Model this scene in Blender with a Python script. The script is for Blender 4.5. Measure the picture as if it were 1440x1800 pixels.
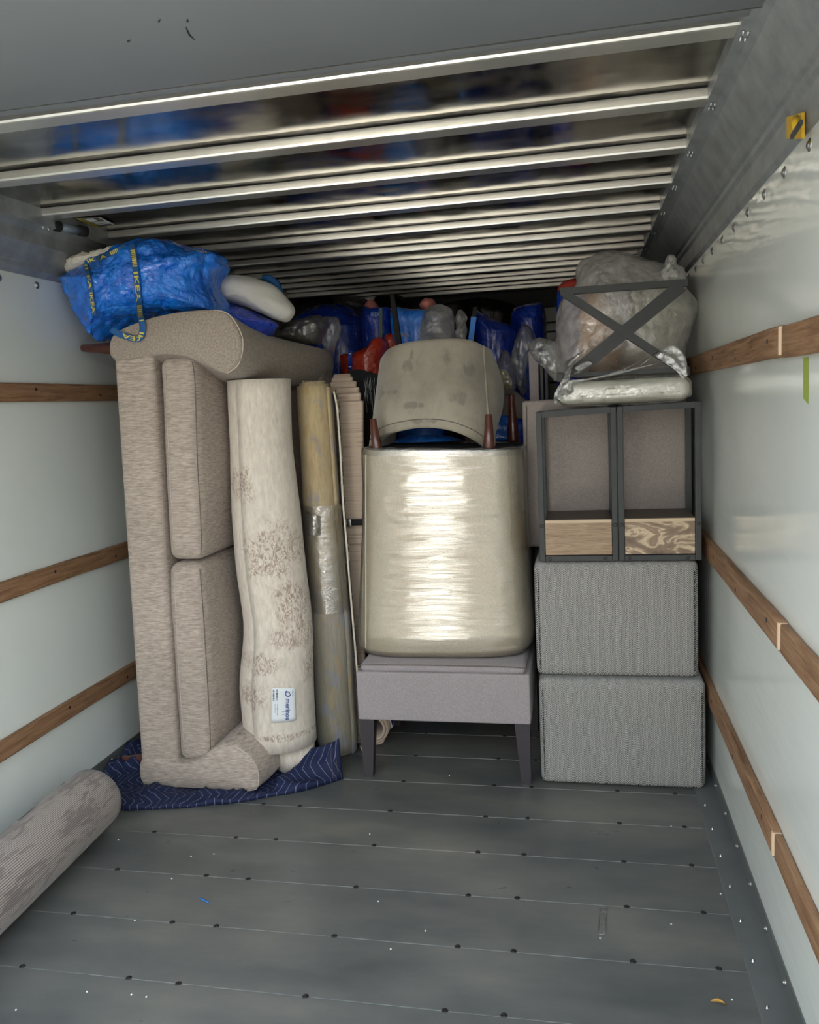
import bpy, bmesh, math, random
from mathutils import Vector, Matrix, noise
from mathutils.bvhtree import BVHTree
random.seed(7)
S = bpy.context.scene
C = S.collection
for o in list(bpy.data.objects): bpy.data.objects.remove(o)

# ------------------------------------------------------------------ camera
F = 1454.5                                    # focal length in pixels of the 1440 x 1800 frame
RX = Vector((0.9787557, 0.1991963, -0.0485605))
DN = Vector((-0.0214670, -0.1359823, -0.9904787))
FW = Vector((-0.2039030, 0.9704791, -0.1288174))
EYE = Vector((0, 0, 1.4))
cd = bpy.data.cameras.new('camera'); cam = bpy.data.objects.new('camera', cd); C.objects.link(cam)
cd.sensor_fit = 'VERTICAL'; cd.sensor_height = 24; cd.lens = F / 1800 * 24
cd.clip_start = 0.02; cd.clip_end = 300
cam.matrix_world = Matrix(((RX.x, -DN.x, -FW.x, EYE.x), (RX.y, -DN.y, -FW.y, EYE.y), (RX.z, -DN.z, -FW.z, EYE.z), (0, 0, 0, 1)))
S.camera = cam
# ------------------------------------------------------------------ sky and sun
w = bpy.data.worlds.new('sky'); S.world = w; w.use_nodes = True
nt = w.node_tree; nt.nodes.clear()
tc = nt.nodes.new('ShaderNodeTexCoord'); sx = nt.nodes.new('ShaderNodeSeparateXYZ')
rp = nt.nodes.new('ShaderNodeValToRGB'); bg = nt.nodes.new('ShaderNodeBackground'); ow = nt.nodes.new('ShaderNodeOutputWorld')
nt.links.new(tc.outputs['Generated'], sx.inputs[0]); nt.links.new(sx.outputs['Z'], rp.inputs[0])
nt.links.new(rp.outputs[0], bg.inputs[0]); nt.links.new(bg.outputs[0], ow.inputs[0])
e = rp.color_ramp.elements
e[0].position = 0.0; e[0].color = (0.94, 0.93, 0.89, 1)
e[1].position = 1.0; e[1].color = (0.52, 0.64, 0.84, 1)
m_ = e.new(0.28); m_.color = (0.84, 0.90, 0.94, 1)
bg.inputs['Strength'].default_value = 3.0
sd = bpy.data.lights.new('sun', 'SUN'); sd.energy = 22.0; sd.angle = math.radians(1.5); sd.color = (1, .95, .87)
so = bpy.data.objects.new('sun', sd); C.objects.link(so)
so.rotation_euler = (math.radians(-42), math.radians(12), 0)   # shines on the ground behind the truck, coming over the roof
# ------------------------------------------------------------------ exposure
S.view_settings.view_transform = 'Standard'; S.view_settings.look = 'None'
S.view_settings.gamma = 1; S.view_settings.use_curve_mapping = False
S.view_settings.exposure = 0.78

# ------------------------------------------------------------------ helpers
def P(px, py, Y):
    d = RX * ((px - 720) / F) + DN * ((py - 900) / F) + FW
    return EYE + d * ((Y - EYE.y) / d.y)
def PZ(px, py, Z):
    d = RX * ((px - 720) / F) + DN * ((py - 900) / F) + FW
    return EYE + d * ((Z - EYE.z) / d.z)
def PXX(px, py, X):
    d = RX * ((px - 720) / F) + DN * ((py - 900) / F) + FW
    return EYE + d * ((X - EYE.x) / d.x)
def V(*a): return Vector(a)
def tagp(o, label=None, cat=None, group=None, kind=None):
    if label: o['label'] = label
    if cat: o['category'] = cat
    if group: o['group'] = group
    if kind: o['kind'] = kind
    return o
def thing(name, label, cat, loc, group=None, kind=None):
    o = bpy.data.objects.new(name, None); o.empty_display_size = .05; C.objects.link(o)
    o.location = loc
    return tagp(o, label, cat, group, kind)
def wloc(o):
    l = Vector(o.location)
    while o.parent: o = o.parent; l += Vector(o.location)
    return l
def mesh(name, vs, fs, mat, parent=None, smooth=True, origin=None):
    me = bpy.data.meshes.new(name)
    vs = [Vector(v) for v in vs]
    if parent: base = wloc(parent)
    elif origin is not None: base = Vector(origin)
    else:
        xs = [v.x for v in vs]; ys = [v.y for v in vs]; zs = [v.z for v in vs]
        base = V((min(xs)+max(xs))/2, (min(ys)+max(ys))/2, min(zs))
    me.from_pydata([v - base for v in vs], [], fs); me.update()
    bm = bmesh.new(); bm.from_mesh(me); bmesh.ops.recalc_face_normals(bm, faces=bm.faces[:]); bm.to_mesh(me); bm.free()
    if smooth: me.polygons.foreach_set('use_smooth', [True]*len(me.polygons))
    me.materials.append(mat)
    o = bpy.data.objects.new(name, me); C.objects.link(o)
    if parent: o.parent = parent
    else: o.location = base
    return o
def join(parts):
    V_, F_ = [], []
    for v, f in parts:
        n = len(V_); V_ += list(v); F_ += [tuple(i+n for i in q) for q in f]
    return V_, F_
def box(a, b):
    (x0, y0, z0), (x1, y1, z1) = a, b
    v = [V(x, y, z) for x in (x0, x1) for y in (y0, y1) for z in (z0, z1)]
    return v, [(0,1,3,2),(4,6,7,5),(0,4,5,1),(2,3,7,6),(0,2,6,4),(1,5,7,3)]
def ax_grid(h, r, n, m=3):
    a = []
    for i in range(m+1):
        a.append(-h + r*(1-math.cos(math.pi/2*i/m)) if False else -h + r*i/m)
    core = [-h+r + (2*h-2*r)*i/n for i in range(1, n)]
    b = [-x for x in reversed(a)]
    return a + core + b
def rbox(a, b, r, n=6, puff=(0,0,0), fn=None, m=3):
    """rounded, optionally puffed box between corners a and b"""
    a, b = Vector(a), Vector(b); c = (a+b)/2; h = (b-a)/2
    r = min(r, h.x*.98, h.y*.98, h.z*.98)
    g = [ax_grid(h[i], r, n, m) for i in range(3)]
    vs, fs, idx = [], [], {}
    def add(p):
        k = (round(p[0],5), round(p[1],5), round(p[2],5))
        if k in idx: return idx[k]
        p = Vector(p)
        q = Vector([max(-(h[i]-r), min(h[i]-r, p[i])) for i in range(3)])
        d = p - q
        if d.length > 1e-9: p2 = q + d.normalized()*r
        else: p2 = p
        u = Vector([p[i]/h[i] for i in range(3)])
        for i in range(3):
            j, k2 = (i+1)%3, (i+2)%3
            s = 1 if u[i] > 0 else -1
            if abs(u[i]) > .98: p2[i] += s*puff[i]*(1-u[j]**2)*(1-u[k2]**2)
        p2 = p2 + c
        if fn: p2 = fn(p2)
        idx[k] = len(vs); vs.append(p2); return idx[k]
    for i in range(3):
        j, k = (i+1)%3, (i+2)%3
        for s in (-1, 1):
            for x in range(len(g[j])-1):
                for y in range(len(g[k])-1):
                    q = []
                    for dx, dy in ((0,0),(1,0),(1,1),(0,1)):
                        p = [0,0,0]; p[i] = s*h[i]; p[j] = g[j][x+dx]; p[k] = g[k][y+dy]; q.append(add(p))
                    if len(set(q)) > 2: fs.append(tuple(q))
    return vs, fs
def catmull(pts, n, closed=False):
    out = []; N = len(pts)
    segs = N if closed else N-1
    for s in range(segs):
        p0 = pts[(s-1)%N] if closed else pts[max(s-1,0)]
        p1 = pts[s]; p2 = pts[(s+1)%N]
        p3 = pts[(s+2)%N] if closed else pts[min(s+2,N-1)]
        for i in range(n):
            t = i/n
            out.append(.5*((2*p1)+(p2-p0)*t+(2*p0-5*p1+4*p2-p3)*t*t+(3*p1-p0-3*p2+p3)*t**3))
    if not closed: out.append(pts[-1])
    return out
def resample(pts, n, closed=True):
    L = [0]; q = pts + ([pts[0]] if closed else [])
    for i in range(len(q)-1): L.append(L[-1] + (q[i+1]-q[i]).length)
    out = []; k = 0
    for i in range(n):
        t = L[-1]*i/(n if closed else n-1)
        while k < len(q)-2 and L[k+1] < t: k += 1
        f = (t-L[k])/max(1e-9, L[k+1]-L[k]); out.append(q[k].lerp(q[k+1], min(1,f)))
    return out
def crumple(p, f, seed=0, octs=4):
    s, a = 0, 1
    for i in range(octs):
        s += a*(1-2.2*abs(noise.noise(p*f + V(seed*7.3, seed*3.1, seed)))); f *= 2.03; a *= .52
    return s/1.9
def displace(vs, fs, amt, f, seed=0, octs=4):
    me = bpy.data.meshes.new('t'); me.from_pydata(vs, [], fs); me.update()
    ns = [v.normal.copy() for v in me.vertices]; bpy.data.meshes.remove(me)
    return [v + n*amt*crumple(v, f, seed, octs) for v, n in zip(vs, ns)], fs
def inflate(pts, tf, tb, N=96, R=22, ctr=None, power=.5, smooth=6, amt=.0, f=9, seed=0, octs=4):
    """a bag or cushion: world outline pts (roughly one plane), bulging tf towards -Y and tb towards +Y"""
    pts = resample(catmull(pts, smooth, True), N)
    c = ctr or sum(pts, V(0,0,0))/N
    vs = [c + V(0,-tf,0)]; fs = []
    def ring(s, t):
        k = (1-s**2.2)**power
        return [V(c.x+(p.x-c.x)*s, c.y+(p.y-c.y)*s - t*k, c.z+(p.z-c.z)*s) for p in pts]
    rings = [ring(math.sin(math.pi/2*i/R), tf) for i in range(1, R+1)] + [ring(math.sin(math.pi/2*i/R), -tb) for i in range(R-1, 0, -1)]
    for rg in rings: vs += rg
    last = len(vs); vs.append(c + V(0,tb,0))
    for i in range(N): fs.append((0, 1+i, 1+(i+1)%N))
    for k in range(len(rings)-1):
        a, b = 1+k*N, 1+(k+1)*N
        for i in range(N): fs.append((a+i, b+i, b+(i+1)%N, a+(i+1)%N))
    a = 1+(len(rings)-1)*N
    for i in range(N): fs.append((a+i, last, a+(i+1)%N))
    if amt: vs, fs = displace(vs, fs, amt, f, seed, octs)
    return vs, fs
def loft(rings, cap=True, closed=True):
    N = len(rings[0]); vs = [p for r in rings for p in r]; fs = []
    for k in range(len(rings)-1):
        for i in range(N if closed else N-1):
            j = (i+1)%N; fs.append((k*N+i, k*N+j, (k+1)*N+j, (k+1)*N+i))
    if cap:
        for k, r in ((0, rings[0]), (len(rings)-1, rings[-1])):
            c = sum(r, V(0,0,0))/N; ci = len(vs); vs.append(c)
            for i in range(N): fs.append((ci, k*N+i, k*N+(i+1)%N))
    return vs, fs
def frame(t):
    t = t.normalized(); a = V(0,0,1) if abs(t.z) < .9 else V(1,0,0)
    u = t.cross(a).normalized(); return u, u.cross(t).normalized()
def tube(path, r, n=10, closed=False):
    rr = r if isinstance(r, (list, tuple)) else [r]*len(path)
    rings = []
    for i, p in enumerate(path):
        t = path[min(i+1, len(path)-1)] - path[max(i-1, 0)]
        u, v_ = frame(t)
        rings.append([p + (u*math.cos(2*math.pi*k/n) + v_*math.sin(2*math.pi*k/n))*rr[i] for k in range(n)])
    return loft(rings)
def lathe(c, prof, axis=V(0,0,1), n=20):
    """prof: list of (radius, distance along axis)"""
    u, v_ = frame(axis); axis = axis.normalized(); c = Vector(c)
    return loft([[c + axis*h + (u*math.cos(2*math.pi*k/n)+v_*math.sin(2*math.pi*k/n))*max(r,1e-4) for k in range(n)] for r, h in prof])
def beam(p, q, w_, t_, up):
    """rectangular bar from p to q: width w_ across 'up x dir', thickness t_ along up"""
    p, q, up = Vector(p), Vector(q), Vector(up).normalized(); d = (q-p).normalized(); s = d.cross(up).normalized()
    vs = [o + s*a*w_/2 + up*b*t_/2 for o in (p, q) for a, b in ((-1,-1),(1,-1),(1,1),(-1,1))]
    return vs, [(0,1,2,3),(7,6,5,4),(0,4,5,1),(1,5,6,2),(2,6,7,3),(3,7,4,0)]
def grid(fn, nu, nv):
    vs = [fn(i/nu, j/nv) for j in range(nv+1) for i in range(nu+1)]
    return vs, [(j*(nu+1)+i, j*(nu+1)+i+1, (j+1)*(nu+1)+i+1, (j+1)*(nu+1)+i) for j in range(nv) for i in range(nu)]
def slab(fn, nu, nv, off):
    """closed sheet: fn(u,v) front, off vector or function for the back"""
    a, f = grid(fn, nu, nv)
    b = [p + (off(p) if callable(off) else Vector(off)) for p in a]; n = len(a)
    fs = list(f) + [tuple(i+n for i in reversed(q)) for q in f]
    W_ = nu+1
    edge = [i for i in range(W_)] + [j*W_+nu for j in range(1, nv+1)] + [nv*W_+i for i in range(nu-1, -1, -1)] + [j*W_ for j in range(nv-1, 0, -1)]
    for k in range(len(edge)):
        i, j = edge[k], edge[(k+1)%len(edge)]; fs.append((i, j, j+n, i+n))
    return a+b, fs

# ------------------------------------------------------------------ materials
def srgb(r, g, b):
    f = lambda c: (c/255/12.92) if c/255 <= .04045 else ((c/255+.055)/1.055)**2.4
    return (f(r), f(g), f(b), 1)
class M:
    def __init__(s, name):
        s.m = bpy.data.materials.new(name); s.m.use_nodes = True; s.t = s.m.node_tree; s.b = s.t.nodes['Principled BSDF']
        s.co = s.t.nodes.new('ShaderNodeTexCoord'); s.out = s.t.nodes['Material Output']
    def n(s, k, **kw):
        x = s.t.nodes.new('ShaderNode'+k)
        for a, b in kw.items(): setattr(x, a, b)
        return x
    def l(s, a, b): s.t.links.new(a, b)
    def map(s, scale, src='Object', rot=(0,0,0)):
        x = s.n('Mapping'); x.inputs['Scale'].default_value = scale; x.inputs['Rotation'].default_value = rot
        s.l(s.co.outputs[src], x.inputs[0]); return x.outputs[0]
    def noise(s, scale=(1,1,1), sc=5, det=4, rough=.55, dist=0):
        x = s.n('TexNoise'); x.inputs['Scale'].default_value = sc; x.inputs['Detail'].default_value = det
        x.inputs['Roughness'].default_value = rough; x.inputs['Distortion'].default_value = dist
        s.l(s.map(scale), x.inputs['Vector']); return x.outputs['Fac']
    def ramp(s, src, stops):
        x = s.n('ValToRGB'); el = x.color_ramp.elements
        while len(el) < len(stops): el.new(.5)
        for q, (p, c) in zip(el, stops):
            q.position = p; q.color = c if len(c) == 4 else (*c, 1)
        s.l(src, x.inputs[0]); return x.outputs[0]
    def mix(s, f, a, b, mode='MIX'):
        x = s.n('Mix', data_type='RGBA', blend_type=mode)
        for v, i in ((f, 0), (a, 6), (b, 7)):
            if hasattr(v, 'is_output'): s.l(v, x.inputs[i])
            else: x.inputs[i].default_value = v
        return x.outputs[2]
    def math(s, op, a, b=0, c=None):
        x = s.n('Math', operation=op)
        for i, v in enumerate((a, b) if c is None else (a, b, c)):
            if hasattr(v, 'is_output'): s.l(v, x.inputs[i])
            else: x.inputs[i].default_value = v
        return x.outputs[0]
    def xyz(s):
        x = s.n('SeparateXYZ'); s.l(s.co.outputs['Object'], x.inputs[0]); return x.outputs
    def color(s, v):
        if hasattr(v, 'is_output'): s.l(v, s.b.inputs['Base Color'])
        else: s.b.inputs['Base Color'].default_value = v
        return s
    def set(s, rough=.6, metal=0, spec=.5, coat=0, crough=.1, sheen=0):
        for k, v in (('Roughness', rough), ('Metallic', metal), ('Specular IOR Level', spec), ('Coat Weight', coat), ('Coat Roughness', crough), ('Sheen Weight', sheen)):
            if hasattr(v, 'is_output'): s.l(v, s.b.inputs[k])
            else: s.b.inputs[k].default_value = v
        return s
    def bump(s, h, strength=.3, dist=.002, tgt='Normal', node=None):
        x = s.n('Bump'); x.inputs['Strength'].default_value = strength; x.inputs['Distance'].default_value = dist
        s.l(h, x.inputs['Height']); s.l(x.outputs[0], (node or s.b).inputs[tgt]); return s
def fabric(name, c1, c2, stretch=(60,60,400), rough=.9, bump=.35, big=.15):
    m = M(name)
    f = m.noise(stretch, 1, 4, .7); c = m.ramp(f, [(.32, c1), (.68, c2)])
    g = m.noise((1,1,1), 3, 3); d = m.ramp(g, [(.3, (1-big,)*3), (.7, (1,1,1))])
    m.color(m.mix(1, c, d, 'MULTIPLY')).set(rough, spec=.25, sheen=.15).bump(f, bump, .002); return m.m
def plain(name, c, rough=.6, metal=0, coat=0, spec=.5, nz=0, nsc=8, bump=0, bsc=60):
    m = M(name)
    if nz:
        d = m.ramp(m.noise((1,1,1), nsc, 5), [(.3, tuple(x*(1-nz) for x in c[:3])), (.7, tuple(min(1,x*(1+nz)) for x in c[:3]))]); m.color(d)
    else: m.color(c)
    m.set(rough, metal, spec, coat)
    if bump: m.bump(m.noise((1,1,1), bsc, 4), bump, .003)
    return m.m
def film(name, tint=(.9,.92,.9), milk=.15, gloss=.25, rough=.12, bsc=30, bstr=.6, stretch=(1,1,1), bdist=.006, ridge=False, white=.78):
    """thin plastic film: see-through with a little milkiness and a wrinkled sheen"""
    m = M(name); m.t.nodes.remove(m.b)
    tr = m.n('BsdfTransparent'); tr.inputs[0].default_value = (*tint, 1)
    df = m.n('BsdfDiffuse'); df.inputs[0].default_value = (white,white,white*.97,1)
    tl = m.n('BsdfTranslucent'); tl.inputs[0].default_value = (white,white,white*.97,1)
    gl = m.n('BsdfGlossy'); gl.inputs['Roughness'].default_value = rough; gl.inputs[0].default_value = (1,1,1,1)
    h = m.noise(stretch, bsc, 5, .6, .6)
    if ridge: h = m.math('MULTIPLY', m.math('ABSOLUTE', m.math('SUBTRACT', m.noise(stretch, bsc*.5, 5, .55, .8), .5)), -3.0)
    bp = m.n('Bump'); bp.inputs['Strength'].default_value = bstr; bp.inputs['Distance'].default_value = bdist; m.l(h, bp.inputs['Height'])
    for q in (df, tl, gl): m.l(bp.outputs[0], q.inputs['Normal'])
    a = m.n('MixShader'); a.inputs[0].default_value = .5; m.l(df.outputs[0], a.inputs[1]); m.l(tl.outputs[0], a.inputs[2])
    b = m.n('MixShader'); m.l(tr.outputs[0], b.inputs[1]); m.l(a.outputs[0], b.inputs[2])
    hh = m.ramp(m.noise((1,1,1), bsc*.35, 4), [(.3, (milk*.4,)*3), (.75, (min(1,milk*1.8),)*3)]); m.l(hh, b.inputs[0])
    lw = m.n('LayerWeight'); lw.inputs[0].default_value = .35; m.l(bp.outputs[0], lw.inputs['Normal'])
    k = m.math('MULTIPLY', lw.outputs['Fresnel'], gloss*2.2); k = m.math('MINIMUM', m.math('ADD', k, gloss*.25), .85)
    c = m.n('MixShader'); m.l(k, c.inputs[0]); m.l(b.outputs[0], c.inputs[1]); m.l(gl.outputs[0], c.inputs[2])
    m.l(c.outputs[0], m.out.inputs[0]); return m.m

def wall_mat(name, base, rg=(.16,.26), bs=(1,.6,1.6), bst=.25):
    m = M(name)
    n1 = m.noise((1,1,1), 2.2, 4); c = m.ramp(n1, [(.3, srgb(*[x-6 for x in base])), (.7, srgb(*base))])
    sc = m.ramp(m.noise((3,.6,9), 5, 6, .7), [(.70, (0,0,0)), (.78, (1,1,1))])          # small scuffs
    c = m.mix(m.math('MULTIPLY', sc, .25), c, srgb(120,122,120))
    m.color(c).set(m.ramp(m.noise((1,1,1), 4, 3), [(.3, (rg[0],)*3), (.7, (rg[1],)*3)]), spec=.5)
    m.bump(m.noise(bs, 9, 2), bst, .006); return m.m
MW = wall_mat('white_wall_panel', (222,226,218), (.07,.13), (1,.35,2.2), .22)
MWL = wall_mat('white_wall_panel_satin', (222,228,222))
def plank_mat():
    m = M('grey_floor_board')
    a = m.noise((1,2.5,1), 1.6, 6, .6); c = m.ramp(a, [(.30, srgb(72,75,74)), (.52, srgb(94,95,91)), (.72, srgb(116,113,104))])
    b = m.ramp(m.noise((3,9,1), 9, 8, .72, 1.2), [(.60, (0,0,0)), (.72, (1,1,1))])
    c = m.mix(m.math('MULTIPLY', b, .25), c, srgb(62,64,64))
    d = m.ramp(m.noise((14,3,1), 7, 8, .75, 2), [(.66, (0,0,0)), (.74, (1,1,1))])
    c = m.mix(m.math('MULTIPLY', d, .22), c, srgb(128,132,132))
    X_, Y_, Z_ = m.xyz(); fy = m.math('FRACT', m.math('DIVIDE', m.math('ADD', Y_, 3.36-1.724+.2287*40), .2287))
    ln = m.math('LESS_THAN', m.math('ABSOLUTE', m.math('SUBTRACT', m.math('ABSOLUTE', m.math('SUBTRACT', fy, .5)), .5)), .0065)
    wn = m.ramp(m.noise((3,3,1), 6, 6, .7), [(.38, (0,0,0)), (.6, (1,1,1))])
    c = m.mix(m.math('MULTIPLY', m.math('MULTIPLY', ln, wn), .32), c, srgb(160,160,156))
    m.color(c).set(m.ramp(m.noise((1,2,1), 5, 6, .7), [(.3, (.26,)*3), (.7, (.42,)*3)]), spec=.6)
    m.bump(m.noise((2,2,2), 40, 5), .08, .002); return m.m
MP = plank_mat()
def board_mat(name, c1, c2, c3):
    m = M(name)
    g = m.noise((16,1.4,30), 3, 8, .65, .8); c = m.ramp(g, [(.28, c1), (.5, c2), (.74, c3)])
    k = m.ramp(m.noise((3,1.8,6), 4, 3), [(.62, (0,0,0)), (.74, (1,1,1))]); c = m.mix(m.math('MULTIPLY', k, .5), c, c1)
    q = m.ramp(m.noise((1,1,1), 3, 4), [(.3, (.82,)*3), (.7, (1.0,)*3)]); c = m.mix(1, c, q, 'MULTIPLY')
    m.color(c).set(.62, spec=.35).bump(g, .35, .002); return m.m
MB = board_mat('worn_pine_board', srgb(98,70,48), srgb(146,110,80), srgb(178,143,110))
MBE = plain('pale_end_grain', srgb(214,188,156), .8, nz=.08)
MCOVE = plain('galvanised_steel', srgb(148,152,152), .42, .35, nz=.22, nsc=14, bump=.1, bsc=50)
MHEAD = plain('grey_painted_steel', srgb(116,120,122), .5, .0, nz=.04, nsc=5)
def pan_mat():
    m = M('shiny_aluminium_pan'); n1 = m.noise((1,3,1), 3, 3)
    m.color(m.ramp(n1, [(.3, srgb(168,163,152)), (.7, srgb(205,198,184))])).set(m.ramp(m.noise((1,2,1), 6, 4), [(.3, (.10,)*3), (.7, (.22,)*3)]), 1)
    m.bump(m.noise((1,1,1), 3.5, 2), .30, .02); return m.m
MPAN = pan_mat()
MBOW = plain('bright_roof_bow', srgb(226,225,218), .32, .85, nz=.05, nsc=20)
MSTEEL = plain('bright_rivet_steel', srgb(190,190,188), .3, 1)
MBOLT = plain('dull_bolt_head', srgb(58,56,54), .45, .7)
MBLACK = plain('black_cloth', srgb(20,20,22), .9)
MSOFA = fabric('oatmeal_linen', srgb(140,126,115), srgb(200,186,172), (35,35,330))
MSOFAV = fabric('oatmeal_linen_even', srgb(132,121,110), srgb(182,169,155), (160,160,160), big=.1)
MPIPE = plain('piping_thread', srgb(190,180,166), .9)
MSEAM = plain('seam_thread', srgb(108,98,90), .95)
MLEG = plain('reddish_brown_wood', srgb(84,42,32), .28, coat=.4, nz=.15, nsc=20)
MLILAC = fabric('lilac_grey_upholstery', srgb(142,134,134), srgb(166,158,158), (220,220,220), bump=.2, big=.06)
MPANEL = fabric('mauve_grey_upholstery', srgb(136,126,120), srgb(162,152,145), (200,200,200), bump=.25, big=.08)
MDLEG = plain('dark_charcoal_wood', srgb(56,51,54), .42, nz=.1, nsc=30)
MCREAM = fabric('cream_linen', srgb(184,174,154), srgb(208,198,178), (260,260,120), bump=.1, big=.05)
MMETAL = plain('dark_grey_metal', srgb(62,64,63), .5, .0, spec=.3, nz=.08, nsc=20)
MWRAP = film('stretch_wrap', (.97,.97,.95), .04, .40, .08, 4, .30, (1,1,16), .005)
MWRAPS = film('stretch_wrap_rough', (.95,.95,.93), .12, .5, .10, 22, .9, (1,1,1.5), .008)
MCLEAR = film('clear_bag', (.96,.97,.96), .14, .40, .12, 26, 1.0, ridge=True, white=.95)
MFROST = film('frosted_bag', (.97,.97,.95), .42, .30, .16, 22, .9, ridge=True, white=.97)
MSMOKE = film('grey_clear_bag', (.88,.90,.88), .08, .40, .12, 26, 1.0, ridge=True)
def tarp(name, c1, c2):
    m = M(name); n1 = m.noise((1,1,1), 14, 6, .65, 1.0)
    m.color(m.ramp(n1, [(.3, c1), (.72, c2)])).set(.22, spec=.7, coat=.7, crough=.10)
    m.bump(m.math('MULTIPLY', m.math('ABSOLUTE', m.math('SUBTRACT', m.noise((1,1,1), 15, 6, .6, 1.0), .5)), -3.0), .8, .012); return m.m
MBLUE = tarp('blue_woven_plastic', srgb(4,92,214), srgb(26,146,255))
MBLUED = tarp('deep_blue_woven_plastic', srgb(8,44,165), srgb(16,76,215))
MORANGE = tarp('orange_cloth', srgb(190,44,18), srgb(230,68,34))
MSTRAP = plain('blue_strap_webbing', srgb(22,84,140), .7)
MYEL = plain('yellow_print', srgb(206,190,70), .7)
MFLEECE = plain('cream_fleece', srgb(226,220,204), .95, nz=.05, nsc=60, bump=1.0, bsc=120)
MPILLOW = plain('white_pillow_cotton', srgb(224,222,214), .85, nz=.03, bump=.3, bsc=30)
MPINK = plain('pink_cloth', srgb(206,130,120), .9, nz=.1)
MKRAFT = plain('kraft_paper', srgb(204,152,98), .7, nz=.15, nsc=10, bump=.8, bsc=14)
MTAPEB = plain('blue_tape', srgb(50,120,200), .6)
MWHITE = plain('white_paper', srgb(224,228,228), .6)
MINK = plain('dark_ink', srgb(70,74,84), .7)
MINKB = plain('blue_ink', srgb(40,70,140), .7)
def chevron(name, kind):
    m = M(name); x, y, z = m.xyz()
    if kind == 'ottoman':
        v = m.math('ADD', z, y)
        u = m.math('FRACT', m.math('DIVIDE', x, .0375)); tri = m.math('MULTIPLY', m.math('ABSOLUTE', m.math('SUBTRACT', u, .5)), .052)
        st = m.math('FRACT', m.math('DIVIDE', m.math('ADD', v, tri), .0066))
        s2 = m.ramp(st, [(.40, srgb(30,31,33)), (.52, srgb(192,191,186))])
        nz = m.ramp(m.noise((1,1,1), 220, 2), [(.3, (.75,)*3), (.7, (1.1,)*3)])
        hf = m.math('MULTIPLY_ADD', m.math('LESS_THAN', u, .5), .07, .95); cmb = m.n('CombineColor'); [m.l(hf, cmb.inputs[i]) for i in range(3)]
        m.color(m.mix(1, m.mix(1, s2, nz, 'MULTIPLY'), cmb.outputs[0], 'MULTIPLY')).set(.9, spec=.2)
        m.bump(st, .15, .001)
    else:
        a = m.math('ADD', m.math('MULTIPLY', x, .93), m.math('MULTIPLY', y, .36)); b = m.math('SUBTRACT', m.math('MULTIPLY', y, .93), m.math('MULTIPLY', x, .36))
        wv = m.math('MULTIPLY', m.noise((1,1,1), 4, 2), .05)
        u = m.math('FRACT', m.math('DIVIDE', m.math('ADD', b, wv), .13)); tri = m.math('MULTIPLY', m.math('ABSOLUTE', m.math('SUBTRACT', u, .5)), .11)
        st = m.math('FRACT', m.math('DIVIDE', m.math('ADD', a, tri), .030))
        s2 = m.ramp(st, [(.045, srgb(120,126,146)), (.075, srgb(22,31,64))])
        nz = m.ramp(m.noise((1,1,1), 6, 4), [(.3, (.75,)*3), (.7, (1.15,)*3)])
        m.color(m.mix(1, s2, nz, 'MULTIPLY')).set(.75, spec=.35)
        m.bump(m.noise((1,1,1), 18, 4), .6, .01)
    return m.m
MHERR = chevron('black_and_white_herringbone', 'ottoman')
MBLANK = chevron('navy_quilted_blanket', 'blanket')
MOAK = (lambda m: (m.color(m.ramp(m.noise((3,3,44), 3, 8, .7, 1.4), [(.25, srgb(104,86,70)), (.5, srgb(158,134,108)), (.78, srgb(190,166,136))])).set(.6, spec=.35).bump(m.noise((3,3,44), 3, 8, .7, 1.4), .2, .001), m.m)[1])(M('weathered_oak'))
MOAK2 = (lambda m: (m.color(m.ramp(m.noise((5,3,13), 1.1, 4, .5, 2.0), [(.3, srgb(100,84,72)), (.47, srgb(142,122,102)), (.53, srgb(206,184,154)), (.58, srgb(140,118,98)), (.8, srgb(168,146,122))])).set(.6, spec=.35), m.m)[1])(M('swirled_oak'))
MOAKD = plain('dark_oak_top', srgb(78,66,56), .5, nz=.15, nsc=12)
MOAKE = plain('pale_oak_edge', srgb(196,174,144), .6, nz=.06)
RUGBASE = V(-1.14, 2.935, .02)
RUGSPOTS = [(424,850,.055,.07),(480,970,.10,.11),(515,1060,.06,.09),(520,1120,.09,.05),(460,1160,.11,.045),(450,1215,.07,.06),(545,1200,.03,.12),(500,1290,.12,.015)]
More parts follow.
